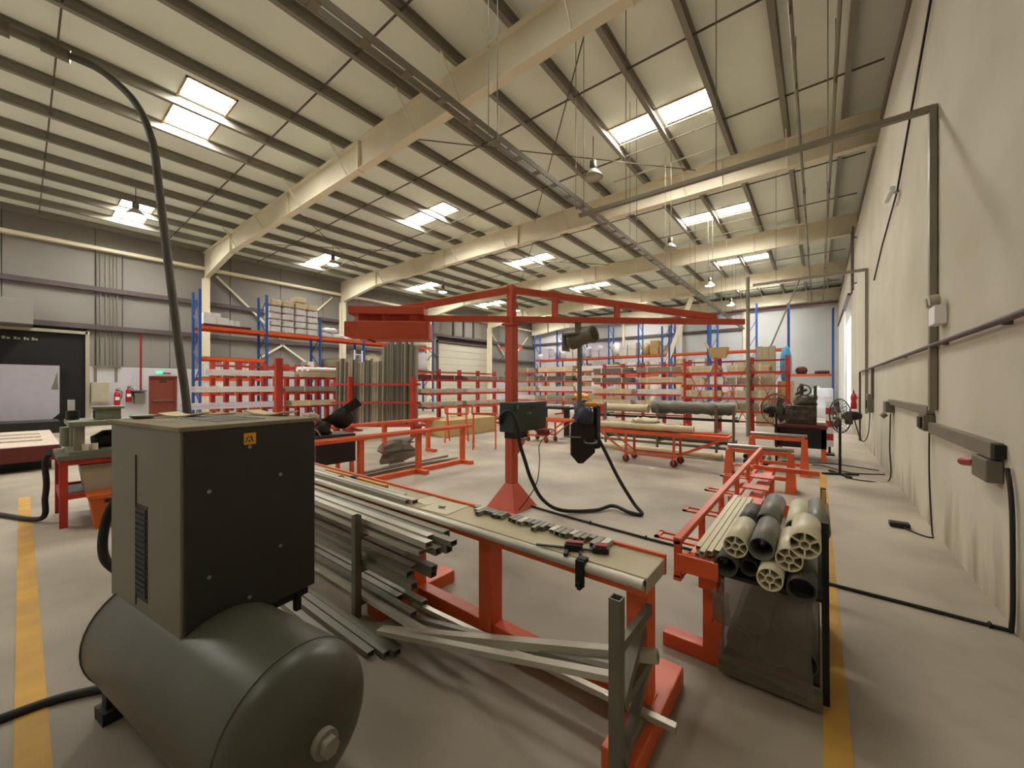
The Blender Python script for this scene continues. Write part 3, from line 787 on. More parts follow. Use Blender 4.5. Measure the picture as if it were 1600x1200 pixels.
for k, (x0, z0, L) in enumerate(((-.36, .30, 1.0), (-.2, .3, 1.2), (-.07, .3, 1.1), (-.29, .44, 1.1), (-.13, .44, 1.0))):  # dark pipes added to fill the lower shelf so it reads dark
    plain(x0, 2.62, 2.62+L*.8, z0-.1, .072, f'large dark pipe added to darken the lower cart shelf, {["left one of the bottom row", "middle one of the bottom row", "right one of the bottom row", "left one of the upper row", "right one of the upper row"][k]}', 'pvc_dark')
def crumple(name, label, x0, x1, y0, y1, z0, z1, m, seed, group=None, cat='plastic sheet'):
    rnd = random.Random(seed); n, k = 7, 6
    vs = []; fs = []
    for i in range(n):
        for j in range(k):
            vs.append((x0+(x1-x0)*i/(n-1)+rnd.uniform(-.01,.01), y0+(y1-y0)*rnd.random()*.5, z0+(z1-z0)*j/(k-1)+rnd.uniform(-.02,.02)))
    for i in range(n-1):
        for j in range(k-1): fs.append((i*k+j,(i+1)*k+j,(i+1)*k+j+1,i*k+j+1))
    b = MB(); b.add(vs, fs, True); o = b.build(name, m)
    md = o.modifiers.new('solid','SOLIDIFY'); md.thickness = .003
    return tag(o, label, cat, group)
crumple('plastic_film', 'crumpled clear plastic film hanging in front of the lower cart shelf', -.44, -.02, 2.47, 2.53, .12, .62, 'plastic_sheet', 4)
crumple('plastic_film', 'scrap of clear film tangled at the cart leg', -.47, -.38, 2.4, 2.45, .38, .56, 'plastic_sheet', 9)

# ------------------------------------------------------------------ floor hoses
tag(MB().tube(bez([(-3.3,-.9,.02),(-3.24,-.06,.02),(-3.17,.2,.02),(-3.0,.42,.02),(-2.8,.6,.02)],6), .022, 8).build('floor_hose', 'rubber'), 'black hose on the floor leaving the compressor across the yellow line', 'hose')
t = thing('floor_cable', 'long black cable crossing the floor to the right wall', 'cable', (-1, 4.3, 0))
MB().tube(bez([(-3.25,4.45,.015),(-2.4,4.36,.014),(-1.15,4.28,.014),(-.5,4.3,.014),(.05,4.27,.014),(.6,4.25,.014),(1.0,4.23,.014),(1.045,4.22,.05),(1.045,4.2,.5),(1.045,4.22,.9),(1.045,4.3,1.12)],6), .014, 8).build('cable', 'rubber', t)
for p in ((-2.2,4.345),(-1.5,4.3),(.95,4.23)): MB().ring((p[0],p[1],.014), (1,0,0), .02, .008, 10, 6).build('tie', 'black', t)

# ------------------------------------------------------------------ jib crane in the middle
CX, CY = -3.4, 4.3
cu = Vector((.743, .669, 0)); cn = Vector((.669, -.743, 0))
def cp(s, n, z): return (CX+cu.x*s+cn.x*n, CY+cu.y*s+cn.y*n, z)
t = thing('jib_crane', 'tall orange-red swing crane on a pyramid foot, arm across the hall', 'crane', (CX, CY, 0))
m = MB(); h0, h1 = .25, .07
m.hexa([(CX-h0,CY-h0,.012),(CX+h0,CY-h0,.012),(CX+h0,CY+h0,.012),(CX-h0,CY+h0,.012)], [(CX-h1,CY-h1,.33),(CX+h1,CY-h1,.33),(CX+h1,CY+h1,.33),(CX-h1,CY+h1,.33)])
m.box(CX-.26, CX+.26, CY-.26, CY+.26, 0, .012)
m.build('pyramid_foot', 'crane_red', t, .004)
MB().box(CX-.066, CX+.066, CY-.066, CY+.066, .3, 2.55).build('column', 'crane_red', t, .006)
m = MB(); m.prism([(CX+.066, CY-.05, .98), (CX+.066, CY-.05, .72), (CX+.24, CY-.05, .98)], (0,.1,0)); m.build('bracket', 'crane_red', t)
MB().box(CX-.1, CX+.1, CY-.1, CY+.1, 2.55, 2.585).build('collar', 'crane_red', t, .003)
MB().box(CX-.05, CX+.05, CY-.05, CY+.05, 2.585, 3.12).build('swivel_post', 'crane_red', t, .005)
MB().bar(cp(-2.1,0,2.64), cp(3.42,0,2.64), .08, .08).build('lower_chord', 'crane_red', t, .004)
MB().bar(cp(.04,0,3.05), cp(3.0,0,2.70), .07, .09).build('upper_chord', 'crane_red', t, .004)
MB().bar(cp(-.04,0,3.05), cp(-1.65,0,2.74), .07, .09).build('upper_chord', 'crane_red', t, .004)
for s, z in ((.62, 2.96), (1.52, 2.86)): MB().bar(cp(s,0,2.67), cp(s,0,z), .075, .06).build('strut', 'crane_red', t, .003)
MB().bar(cp(-2.2,0,2.72), cp(-1.2,0,2.72), .34, .11).build('counterweight_cap', 'crane_red', t, .008)
m = MB(); m.bar(cp(-2.08,0,2.45), cp(-1.13,0,2.45), .42, .24); m.build('counterweight', 'crane_red', t, .015)
MB().bar(cp(-2.24,.02,2.46), cp(-2.08,.02,2.46), .36, .2).build('counterweight_lug', 'crane_red', t, .01)
for s in (-2.0, -1.65, -1.28): MB().bar(cp(s,0,2.56), cp(s,0,2.67), .08, .3).build('hanger_plate', 'crane_red', t)
m = MB(); m.tube([cp(-1.98,.1,2.34), cp(-1.85,.12,2.29)], .012, 6); m.build('latch_pin', 'machine_black', t)
for s in (-1.0, .52): MB().cyl(cp(s,0,2.6), cp(s,0,2.45), .008, 6).build('chain_stop', 'white_rod', t)

t = thing('control_cabinet', 'dark green electrical cabinet mounted on the crane column', 'cabinet', (-3.2, 4.3, 1.05))
MB().box(-3.33, -3.09, 3.95, 4.72, 1.09, 1.48).build('housing', 'bench_green', t, .006)
MB().box(-3.091, -3.084, 3.99, 4.69, 1.11, 1.46).build('door', 'bench_green', t, .003)
m = MB(); m.cyl((-3.085,4.25,1.33),(-3.078,4.25,1.33),.012,8).cyl((-3.085,4.32,1.33),(-3.078,4.32,1.33),.012,8); m.box(-3.085,-3.081,4.29,4.31,1.31,1.35); m.build('lock', 'steel', t)
MB().box(-3.086, -3.08, 4.0, 4.05, 1.4, 1.45).build('label_plate', 'galv', t)
m = MB(); m.box(-3.3, -3.12, 4.02, 4.3, 1.0, 1.09); m.build('gland_box', 'machine_black', t)
m = MB(); m.cyl((-3.1,4.5,1.05),(-2.98,4.62,1.05),.05,12).bar((-3.1,4.45,1.085),(-3.0,4.7,1.085),.1,.015); m.build('winch', 'plug_red', t)
tag(MB().tube(bez([(-3.3,3.94,1.2),(-3.25,3.9,1.32),(-3.12,3.92,1.37),(-3.04,3.95,1.22),(-3.02,3.98,.98),(-2.96,4.03,.72),(-2.9,4.08,.49),(-2.8,4.2,.22),(-2.67,4.45,.05),(-2.35,4.78,.03),(-2.22,5.05,.05),(-1.95,4.98,.03),(-1.8,5.02,.03),(-1.95,5.12,.12),(-2.15,5.12,.4),(-2.35,5.09,.78),(-2.47,5.05,1.02)],8), .024, 10).build('power_cable', 'rubber'), 'thick black cable looping from the green cabinet down to the floor and up', 'cable')
tag(MB().tube(bez([(-3.0,4.6,1.0),(-2.96,4.35,.9),(-2.93,4.31,.7),(-2.95,4.28,.42),(-3.04,4.2,.2),(-3.12,4.1,.05)],8), .007, 6).build('thin_wire', 'rubber'), 'thin wire hanging below the green cabinet beside the crane column', 'wire')

t = thing('lifting_manipulator', 'grey suction lifter with motor drum hanging from the crane arm', 'lifter', (-2.66, 4.91, .57))
MB().bar(cp(.95,0,2.6), cp(.95,0,2.36), .07, .05).build('trolley_hanger', 'hoist', t)
m = MB(); m.lathe([(0,0),(.1,0),(.125,.01),(.125,.05),(.105,.06),(.1,.34),(.115,.35),(.115,.4),(.1,.4),(.09,.37),(0,.37)], cp(.86,-.05,2.34), (.95,-.1,.18), 24); m.build('motor_drum', 'hoist', t)
m = MB()
for k in range(4):
    a = k*math.pi/4; d = Vector((.95,-.1,.18)).normalized(); c = Vector(cp(.86,-.05,2.34))+d*.39
    e = Vector((0,1,0))*math.cos(a)+Vector((0,0,1))*math.sin(a); m.cyl(c-e*.1, c+e*.1, .006, 5)
m.build('fan_grille', 'galv', t)
m = MB(); m.box(-2.86, -2.6, 4.78, 4.98, 2.42, 2.45).box(-2.87,-2.84,4.8,4.96,2.2,2.44); m.build('cradle', 'hoist', t)
MB().bar(cp(.97,.02,2.3), cp(.97,.02,1.3), .045, .045).build('drop_pole', 'hoist', t)
m = MB(); m.lump(-2.72,-2.42,4.78,5.02,1.16,1.42,.15,(4,4,3),3); m.build('drive_motor', 'blue_dark', t)
m = MB(); m.lump(-2.62,-2.42,4.95,5.1,1.4,1.48,.1,(3,3,2),5); m.build('cover', 'level_yellow', t)
MB().bar(cp(1.2,.08,1.42), cp(1.2,.08,.82), .07, .1).build('guide_column', 'machine_black', t, .005)
pts = [(.82,1.16),(.86,1.2),(1.14,1.2),(1.16,1.1),(1.16,.77),(.99,.62),(.92,.62),(.82,.74)]
m = MB(); m.prism([cp(s,.14,z) for s, z in pts], cn*-.05); m.build('shield_plate', 'machine_black', t)
m = MB(); m.tube(bez([cp(1.0,.16,.95),cp(1.0,.24,.92),cp(1.15,.24,.92),cp(1.15,.16,.95)],4), .012, 6).tube([cp(.72,.18,1.0),cp(.95,.18,.99)], .01, 6); m.build('handle', 'steel', t)
m = MB(); m.tube(bez([cp(.95,.05,1.25),cp(.9,.15,1.22),cp(.95,.14,1.15)],4), .008, 6).tube(bez([cp(1.0,.05,1.3),cp(1.05,.17,1.25),cp(1.0,.14,1.15)],4), .008, 6); m.build('air_line', 'rubber', t)

# ------------------------------------------------------------------ low orange stand at the left (runs away from the camera)
def long_stand(label, x, y0, y1, zt, posts, feet, base=True):
    t = thing('section_stand', label, 'stand', (x, (y0+y1)/2, 0))
    for dx in (-.09, .09): MB().bar((x+dx, y0, zt-.03), (x+dx, y1, zt-.03), .05, .06).build('top_rail', 'orange', t, .003)
    for y in posts:
        MB().box(x-.045, x+.045, y-.045, y+.045, .06, zt-.06).build('post', 'orange', t, .003)
        MB().box(x-.12, x+.12, y-.03, y+.03, zt-.075, zt-.055).build('cross_plate', 'orange', t)
    for y in feet: MB().box(x-.06, x+.3, y-.05, y+.05, 0, .08).build('foot', 'orange', t, .004)
    if base: MB().box(x-.05, x+.05, posts[0]-.05, posts[-1]+.05, .0, .09).build('base_beam', 'orange', t, .004)
    n = int((y1-y0)/.6)
    for k in range(n):
        y = y0+.3+k*.6; MB().tube(bez([(x-.07,y,zt-.02),(x-.07,y+.06,zt-.035),(x+.07,y+.06,zt-.035),(x+.07,y,zt-.02)],3), .006, 5).build('tie_loop', 'orange', t)
    return t
long_stand('low orange stand with twin rails in the left foreground', -6.17, 2.3, 6.25, .84, (2.5, 3.62, 4.85, 6.05), (4.82, 6.05))
long_stand('second low orange stand, just behind the first, nearer the slats', -8.0, 3.6, 6.9, .86, (3.9, 5.3, 6.6), (5.3, 6.6), False)
for k, (x, y0, y1, z, r) in enumerate(((-6.55, 3.3, 6.1, .02, .03), (-6.5, 3.6, 6.3, .02, .03), (-6.52, 3.9, 6.0, .09, .045), (-6.6, 3.2, 5.6, .09, .035))):
    tag(MB().rtube((x,y0,z+r/2),(x-.1,y1,z+r/2),r*2,r,.003).build('floor_section', 'alu_dark'), f'dark metal section on the floor behind the left stand, {["lower left", "lower right", "upper right", "upper left"][k]} of four', 'metal section', 'sections behind the left stand')
crumple('clear_sheet', 'clear plastic sheet leaning behind the left orange stand', -6.75, -6.55, 4.3, 6.2, .15, .62, 'plastic_sheet', 21)

def trestle(label, x, y, rot, h=.95):
    t = thing('trestle', label, 'trestle', (x, y, 0), rot)
    m = MB(); m.bar((-.35,0,h), (.35,0,h), .08, .05); m.build('top_bar', 'orange', t, .003, local=True)
    for sx in (-.3, .3):
        for sy in (-.22, .22):
            MB().bar((sx, 0, h-.03), (sx, sy, 0), .04, .04).build('leg', 'orange', t, local=True)
        MB().bar((sx, -.19, .12), (sx, .19, .12), .03, .03).build('stretcher', 'orange', t, local=True)
    m = MB(); m.box(-.35,-.31,-.12,.12,h+.02,h+.22).box(.31,.35,-.12,.12,h+.02,h+.22).box(-.35,.35,.1,.12,h+.18,h+.22); m.build('guide_frame', 'orange', t, local=True)
trestle('orange trestle left of the green cabinet', -7.1, 7.8, .7)
trestle('orange trestle behind, beside the stacked boards', -8.6, 8.2, .5, .85)

# ------------------------------------------------------------------ trolleys
def wheel(t, x, y, r=.075):
    m = MB(); m.lathe([(0,-.02),(r*.5,-.02),(r*.55,-.026),(r,-.024),(r,.024),(r*.55,.026),(r*.5,.02),(0,.02)], (x, y, r), (.3,1,0), 16)
    w = m.build('wheel', 'maroon', t)
    m = MB(); m.bar((x,y-.04,r),(x,y-.03,r*2+.02),.03,.01).bar((x,y+.04,r),(x,y+.03,r*2+.02),.03,.01).box(x-.04,x+.04,y-.05,y+.05,r*2+.01,r*2+.025); m.build('fork', 'orange', w)
def trolley(label, x0, x1, y0, y1, zt, m='orange'):
    t = thing('pipe_trolley', label, 'trolley', ((x0+x1)/2, (y0+y1)/2, 0))
    L = x1-x0; xa, xb = x0+L*.27, x0+L*.64
    for y in (y0, y1):
        MB().bar((x0,y,zt-.04),(x1,y,zt-.04),.05,.08).build('top_rail', m, t)
        MB().bar((xa,y,.2),(xb,y,.2),.045,.045).build('bottom_rail', m, t)
        for xx in (xa, xb): MB().bar((xx,y,.2),(xx,y,zt-.04),.045,.045).build('post', m, t)
        MB().bar((x0+.1,y,zt-.05),(xa,y,.2),.035,.035).build('diagonal', m, t)
        MB().bar((x1-.05,y,zt-.05),(xb,y,.2),.035,.035).build('diagonal', m, t)
    for xx in (x0+.02, xa, xb, x1-.02):
        MB().bar((xx,y0,zt-.03),(xx,y1,zt-.03),.045,.045).build('cross_bar', m, t)
    MB().box(x0, x1, y0+.02, y1-.02, zt-.05, zt-.04).build('deck', m, t)
    for xx in (xa, xb):
        for y in (y0, y1): wheel(t, xx, y)
    return t
trolley('long orange trolley loaded with wrapped pipes in the middle aisle', -4.15, -1.36, 8.45, 8.95, .71)
trolley('orange trolley behind the green cabinet with lighter rails', -7.5, -5.7, 9.7, 10.2, .72)
def roll(label, p, q, r, m, seed, name='wrapped_pipe', group='wrapped pipes on the long trolley'):
    rnd = random.Random(seed); p = Vector(p); q = Vector(q); n = 26
    pts = [p+(q-p)*(i/n) for i in range(n+1)]
    o = MB().tube(pts, [r*(1+rnd.uniform(-.14,.1)) for _ in pts], 12).build(name, m)
    return tag(o, label, 'wrapped pipe', group)
roll('dusty cream wrapped pipe on the front of the long trolley', (-4.1, 8.55, .795), (-2.0, 8.55, .795), .085, 'wrap_cream', 1)
roll('shorter dusty wrapped pipe behind the front one on the long trolley', (-4.0, 8.74, .8), (-2.3, 8.74, .8), .09, 'wrap_grey', 2)
roll('cream wrapped pipe at the rear of the long trolley', (-3.9, 8.92, .79), (-2.4, 8.92, .79), .08, 'wrap_cream', 3)
tag(MB().lump(-3.35, -2.75, 8.5, 8.95, .87, 1.02, .5, (6,4,2), 8).build('crumpled_wrap', 'wrap_cream'), 'crumpled heap of cream wrapping on top of the trolley load', 'wrapping')
# grey pipe rack right behind the long trolley
t = thing('pipe_rack', 'low grey rack behind the long trolley carrying a large dark pipe', 'rack', (-3, 10.2, 0))
for x in (-4.6, -3.2, -1.85, -1.5):
    MB().bar((x,10.0,0),(x,10.0,1.25),.05,.05).build('upright', 'galv', t)
    MB().bar((x,10.0,.95),(x,10.5,.95),.04,.05).build('arm', 'galv', t)
    MB().bar((x,10.0,.3),(x,10.5,.3),.04,.05).build('arm', 'galv', t)
MB().bar((-4.9,10.05,.9),(-1.4,10.05,.9),.05,.06).build('rail', 'machine_black', t)
MB().bar((-4.9,10.05,.25),(-1.4,10.05,.25),.05,.06).build('rail', 'galv', t)
roll('large dark pipe on the grey rack behind the trolley', (-3.4, 10.27, 1.155), (-1.5, 10.27, 1.155), .16, 'wrap_dark', 5, group='pipes on the grey rack')
roll('pale crumpled wrapped pipe on the left of the grey rack', (-4.7, 10.25, 1.1), (-3.5, 10.25, 1.1), .11, 'wrap_cream', 6, group='pipes on the grey rack')
for k in range(5):
    roll(f'dark pipe on the lower arms of the grey rack, {["frontmost","second","third","fourth","rearmost"][k]}', (-4.6, 10.08+k*.1, .38), (-1.5, 10.08+k*.1, .38), .048, 'wrap_dark' if k % 2 else 'pvc_dark', 20+k, 'rack_pipe', 'pipes on the grey rack')
roll('pale wrapped tube lying low in front of the grey rack', (-4.6, 9.85, .1), (-1.7, 9.85, .1), .07, 'wrap_cream', 33, 'floor_tube', 'pipes on the grey rack')
for k in range(7):
    x = -1.3+.0*k
    tag(MB().pipe((-1.2+.12*(k%4), 9.5, .1+.11*(k//4)), (-1.3+.12*(k%4), 11.2, .1+.11*(k//4)), .052, .046, 12).build('grey_pipe', 'pvc_grey'), f'grey plastic pipe in the pile at the end of the trolley, {["first","second","third","fourth","fifth","sixth","seventh"][k]} from lower left', 'pipe', 'grey pipes beside the roller stands')

# ------------------------------------------------------------------ roller stands, fans and machine at the right
def roller_stand(label, x0, x1, y, h):
    t = thing('roller_stand', label, 'roller stand', ((x0+x1)/2, y, 0))
    for x in (x0, x1):
        MB().hexa([(x-.07,y-.2,0),(x+.07,y-.2,0),(x+.07,y+.2,0),(x-.07,y+.2,0)], [(x-.045,y-.05,h-.06),(x+.045,y-.05,h-.06),(x+.045,y+.05,h-.06),(x-.045,y+.05,h-.06)]).build('leg', 'orange', t, .004)
    MB().box(x0, x1, y-.05, y+.05, h-.1, h-.04).build('cross_beam', 'orange', t, .004)
    MB().box(x0, x1, y-.04, y+.04, .16, .22).build('cross_beam', 'orange', t, .004)
    MB().cyl((x0-.02, y, h), (x1+.04, y, h), .035, 14).build('roller', 'steel', t)
    for x in (x0+.02, (x0+x1)/2, x1-.02): MB().box(x-.02, x+.02, y-.04, y+.04, h-.06, h).build('bearing', 'orange', t)
roller_stand('nearer orange roller stand with steel roller beyond the pipe cart', -1.22, -.34, 7.68, .66)
roller_stand('farther orange roller stand with steel roller', -1.05, -.2, 9.2, .74)

def fan(label, x, y, hz, rot, R=.32):
    t = thing('pedestal_fan', label, 'fan', (x, y, 0), rot)
    m = MB(); m.bar((-.3,0,.02),(.3,0,.02),.06,.035).bar((0,-.3,.02),(0,.3,.02),.06,.035); m.build('base', 'black', t, local=True)
    MB().cyl((0,0,.03),(0,0,hz-.08),.022,10).build('pole', 'black', t, local=True)
    m = MB(); m.lathe([(0,-.34),(.07,-.33),(.085,-.25),(.085,-.12),(.05,-.08),(0,-.08)], (0,0,hz), (0,-1,0), 16); m.box(-.03,.03,.1,.2,hz-.16,hz-.05)
    # motor sits behind the cage (+y), the cage faces -y
    m.build('motor', 'machine_black', t, local=True)
    for k in range(3):
        a = k*2*math.pi/3; u = Vector((math.cos(a),0,math.sin(a))); v = Vector((-math.sin(a),0,math.cos(a)))
        c = Vector((0,0,hz))
        MB().prism([c+u*.05-v*.03, c+u*.27-v*.1, c+u*.29+v*.06, c+u*.06+v*.03], (0,.012,0)).build('blade', 'machine_dirty', t, local=True)
    m = MB(); m.ring((0,0,hz),(0,1,0),R,.012,36,6)
    for yy, RR in ((-.075,R*.55),(.075,R*.55),(-.085,R*.2)): m.ring((0,yy,hz),(0,1,0),RR,.005,30,5)
    for k in range(26):
        a = 2*math.pi*k/26
        for sg in (-1, 1):
            m.tube([(R*math.cos(a),0,hz+R*math.sin(a)), (R*.8*math.cos(a),sg*.05,hz+R*.8*math.sin(a)), (R*.5*math.cos(a),sg*.08,hz+R*.5*math.sin(a)), (R*.1*math.cos(a),sg*.09,hz+R*.1*math.sin(a))], .0035, 4, False)
    m.build('cage', 'cage', t, local=True)
fan('black pedestal fan standing alone near the right wall', .33, 9.7, 1.13, math.radians(-62))
fan('dusty pedestal fan in front of the brown machine', -.72, 10.3, 1.18, math.radians(150+0), .34)

t = thing('old_machine', 'dirty brown workshop machine on an orange stand at the right', 'machine', (-.3, 11.4, 0))
for x in (-.75, .1):
    for y in (11.0, 11.9): MB().box(x-.04, x+.04, y-.04, y+.04, 0, .75).build('leg', 'orange', t)
MB().box(-.82, .17, 10.94, 11.96, .75, .82).build('table', 'maroon', t, .005)
MB().box(-.8, .15, 10.96, 11.9, .3, .74).build('skirt', 'machine_black', t, .005)
m = MB(); m.box(-.6,-.02,11.05,11.5,.82,1.25); m.build('gear_case', 'machine_dirty', t, .02)
m = MB(); m.box(-.5,-.15,11.02,11.06,.92,1.12); m.build('access_cover', 'machine_dirty', t, .006)
m = MB(); m.lump(-.5,.05,11.1,11.7,1.24,1.55,.4,(5,4,3),12); m.build('head', 'machine_dirty', t)
m = MB(); m.cyl((-.3,11.2,1.5),(-.3,11.2,1.75),.04,10).cyl((-.05,11.3,1.4),(-.05,11.3,1.7),.03,8).cyl((-.42,11.3,1.5),(-.2,11.3,1.62),.03,8).ring((-.25,11.1,1.6),(0,1,0),.12,.014,16,6); m.build('control_lever', 'machine_dirty', t)
m = MB(); m.lump(-.8,-.55,11.2,11.6,.9,1.3,.4,(3,4,3),14); m.build('motor', 'machine_black', t)
t = thing('barrier_post', 'red and white striped barrier post beside the brown machine', 'barrier', (.2, 12.4, 0))
for k in range(7): MB().box(.15,.3,12.35,12.43,.2+k*.16,.36+k*.16).build('stripe', 'red' if k % 2 else 'white_paint', t)
m = MB(); m.bar((.22,12.2,.02),(.22,12.6,.02),.2,.04).box(.2,.25,12.37,12.41,.03,.2); m.build('base', 'machine_black', t)
t = thing('white_drum', 'white plastic drum standing by the far door', 'drum', (.2, 27, 0))
m = MB(); m.lathe([(0,0),(.42,0),(.45,.03),(.45,.5),(.46,.52),(.45,.55),(.45,1.1),(.46,1.12),(.45,1.15),(.45,1.5),(.4,1.58),(0,1.58)], (.2,27,0), (0,0,1), 24); m.build('body', 'drum_white', t)
MB().cyl((.05,27,1.58),(.05,27,1.68),.07,12).build('cap', 'white_paint', t)

# ------------------------------------------------------------------ saws
t = thing('cutoff_saw', 'black cut-off saw on a dark stand behind the compressor', 'saw', (-6.9, 3.3, 0))
MB().box(-7.15,-6.55,3.05,3.75,.35,.85).build('cabinet', 'machine_black', t, .01)
for x in (-7.1,-6.6):
    for y in (3.1,3.7): MB().box(x-.03,x+.03,y-.03,y+.03,0,.36).build('leg', 'orange', t)
m = MB(); m.lump(-7.0,-6.65,3.1,3.45,.85,1.12,.3,(4,4,3),31); m.build('vise', 'machine_black', t)
m = MB(); m.bar((-6.95,3.35,1.0),(-6.6,3.85,1.42),.14,.16).lathe([(0,-.05),(.19,-.05),(.19,.05),(0,.05)],(-6.75,3.6,1.12),(.8,-.55,0),20); m.build('saw_head', 'machine_black', t)
MB().lump(-7.15,-6.8,3.0,3.3,1.08,1.26,.3,(4,3,3),36).build('rag', 'wrap_grey', t)
m = MB(); m.tube(bez([(-6.5,3.1,.86),(-6.45,3.0,.98),(-6.6,2.95,1.0),(-6.9,2.95,.98)],4),.012,6); m.build('handle', 'steel', t)
t = thing('saw_table', 'long black roller table of the saw behind the green cabinet', 'saw table', (-7.2, 11.5, 0))
MB().box(-8.9,-6.5,11.3,11.7,.9,.98).build('bed', 'machine_black', t)
for x in (-8.7,-7.6,-6.7): MB().box(x-.03,x+.03,11.35,11.65,0,.9).build('leg', 'machine_black', t)
for k in range(9): MB().cyl((-8.8+k*.26,11.32,1.0),(-8.8+k*.26,11.68,1.0),.03,8).build('roller', 'alu_dark', t)
MB().lump(-6.5,-5.85,11.2,11.9,.6,1.3,.2,(4,4,4),41).build('saw_body', 'blue_dark', t)
MB().lump(-6.4,-5.95,11.25,11.8,1.28,1.48,.2,(4,4,2),42).build('guard', 'level_yellow', t)
MB().box(-6.4,-5.95,11.3,11.8,0,.66).build('pedestal', 'blue_dark', t, .01)
t = thing('switch_box', 'small white switch box at the end of the black roller table', 'switch box', (-8.8,11.3,.98))
MB().box(-8.75,-8.5,11.27,11.3,.9,1.12).build('box', 'white_paint', t); MB().box(-8.7,-8.55,11.265,11.271,.97,1.05).build('button_panel', 'ink', t)

# ------------------------------------------------------------------ press table, bucket and platform at the left
t = thing('press_table', 'red-orange steel table carrying a small grey press', 'table', (-7.6, .7, 0))
for x, y in ((-7.1,.32),(-8.0,.32),(-7.1,1.12),(-8.0,1.12)): MB().box(x-.035,x+.035,y-.035,y+.035,0,.8).build('leg', 'red', t, .003)
MB().box(-8.05,-7.05,.27,1.2,.8,.86).build('top', 'galv', t, .004)
for z in (.77,.36):
    m = MB(); m.box(-8.03,-7.06,.29,.34,z-.03,z+.03).box(-8.03,-7.06,1.1,1.15,z-.03,z+.03).box(-7.12,-7.07,.3,1.15,z-.03,z+.03).box(-8.03,-7.98,.3,1.15,z-.03,z+.03); m.build('apron', 'red', t)
MB().box(-8.0,-7.1,.32,1.12,.34,.36).build('shelf', 'machine_black', t)
t = thing('press', 'grey four-pillar press standing on the red-orange table', 'press', (-7.5, .7, .86))
MB().box(-7.9,-7.12,.36,1.16,.86,.9).build('bed', 'press', t, .004)
for x in (-7.8,-7.2):
    for y in (.45,1.08): MB().cyl((x,y,.9),(x,y,1.2),.05 if y < .6 else .03,12).build('pillar', 'press' if y < .6 else 'steel', t)
MB().box(-7.9,-7.1,.36,1.18,1.2,1.26).build('crown', 'press', t, .006)
m = MB(); m.box(-7.58,-7.36,.6,.84,1.26,1.4).box(-7.61,-7.33,.57,.87,1.4,1.43); m.build('cylinder_block', 'press', t, .006)
MB().box(-7.56,-7.38,.594,.6,1.28,1.38).build('gauge_window', 'black', t)
m = MB(); m.cyl((-7.62,.42,1.26),(-7.62,.42,1.38),.06,12).cyl((-7.3,1.0,1.26),(-7.3,1.0,1.31),.08,12); m.build('valve_block', 'machine_black', t)
MB().box(-7.66,-7.6,.38,.44,1.38,1.52).build('indicator', 'white_paint', t)
m = MB(); m.lump(-7.65,-7.3,.55,1.0,.9,1.12,.2,(4,4,3),51); m.build('die_set', 'machine_black', t)
for y in (.5,.58): MB().cyl((-7.15,y,.9),(-7.15,y,.98),.03,8).build('grease_cup', 'paper', t)
m = MB(); m.cyl((-7.9,.4,.9),(-7.9,.4,1.15),.08,12); m.build('oil_pot', 'press', t)
t = thing('storage_box', 'grey box on the lower shelf of the press table', 'box', (-7.3,.78,.365))
MB().hexa([(-7.5,.5,.365),(-7.14,.5,.365),(-7.14,1.08,.365),(-7.5,1.08,.365)],[(-7.53,.46,.69),(-7.12,.46,.69),(-7.12,1.09,.69),(-7.53,1.09,.69)]).build('body', 'box_grey', t, .01)
MB().box(-7.54,-7.11,.45,1.095,.69,.72).build('lid', 'box_grey', t, .006)
t = thing('orange_bucket', 'orange square bucket on the floor beside the press table', 'bucket', (-6.85, .72, 0))
m = MB(); m.hexa([(-6.98,.55,0),(-6.72,.55,0),(-6.72,.85,0),(-6.98,.85,0)],[(-7.02,.5,.4),(-6.68,.5,.4),(-6.68,.9,.4),(-7.02,.9,.4)]); m.build('tub', 'bucket', t, .015)
m = MB(); m.box(-7.03,-6.67,.49,.51,.36,.41).box(-7.03,-6.67,.89,.91,.36,.41).box(-6.69,-6.67,.5,.9,.36,.41).box(-7.03,-7.01,.5,.9,.36,.41); m.build('rim', 'bucket', t, .004)
MB().box(-6.669,-6.664,.62,.78,.31,.35).build('hand_hole', 'black', t)
tag(MB().tube(bez([(-7.45,.22,.87),(-7.55,.19,.74),(-7.5,.2,.5),(-7.56,.19,.3),(-7.55,.16,.06),(-8.3,-.15,.03),(-9.5,-.6,.03)],6),.03,8).build('press_cable', 'rubber'), 'dark cable drooping down the side of the press table', 'cable')
t = thing('loading_platform', 'low pale platform with a dark red edge at the left', 'platform', (-13.5, -1.5, 0))
MB().box(-16.5,-12.3,-5.0,.5,.3,.5).build('deck', 'pale_platform', t)
MB().box(-12.32,-12.2,-5.0,.52,.2,.5).build('edge_beam', 'maroon', t, .01)
m = MB(); m.box(-16.4,-12.5,-4.9,.4,0,.3); m.build('base', 'black', t)
for k in range(3): MB().bar((-15.5+k*.9,-4.8,.515),(-15.2+k*.9,.3,.515),.06,.03).build('plank', 'pale_platform', t)

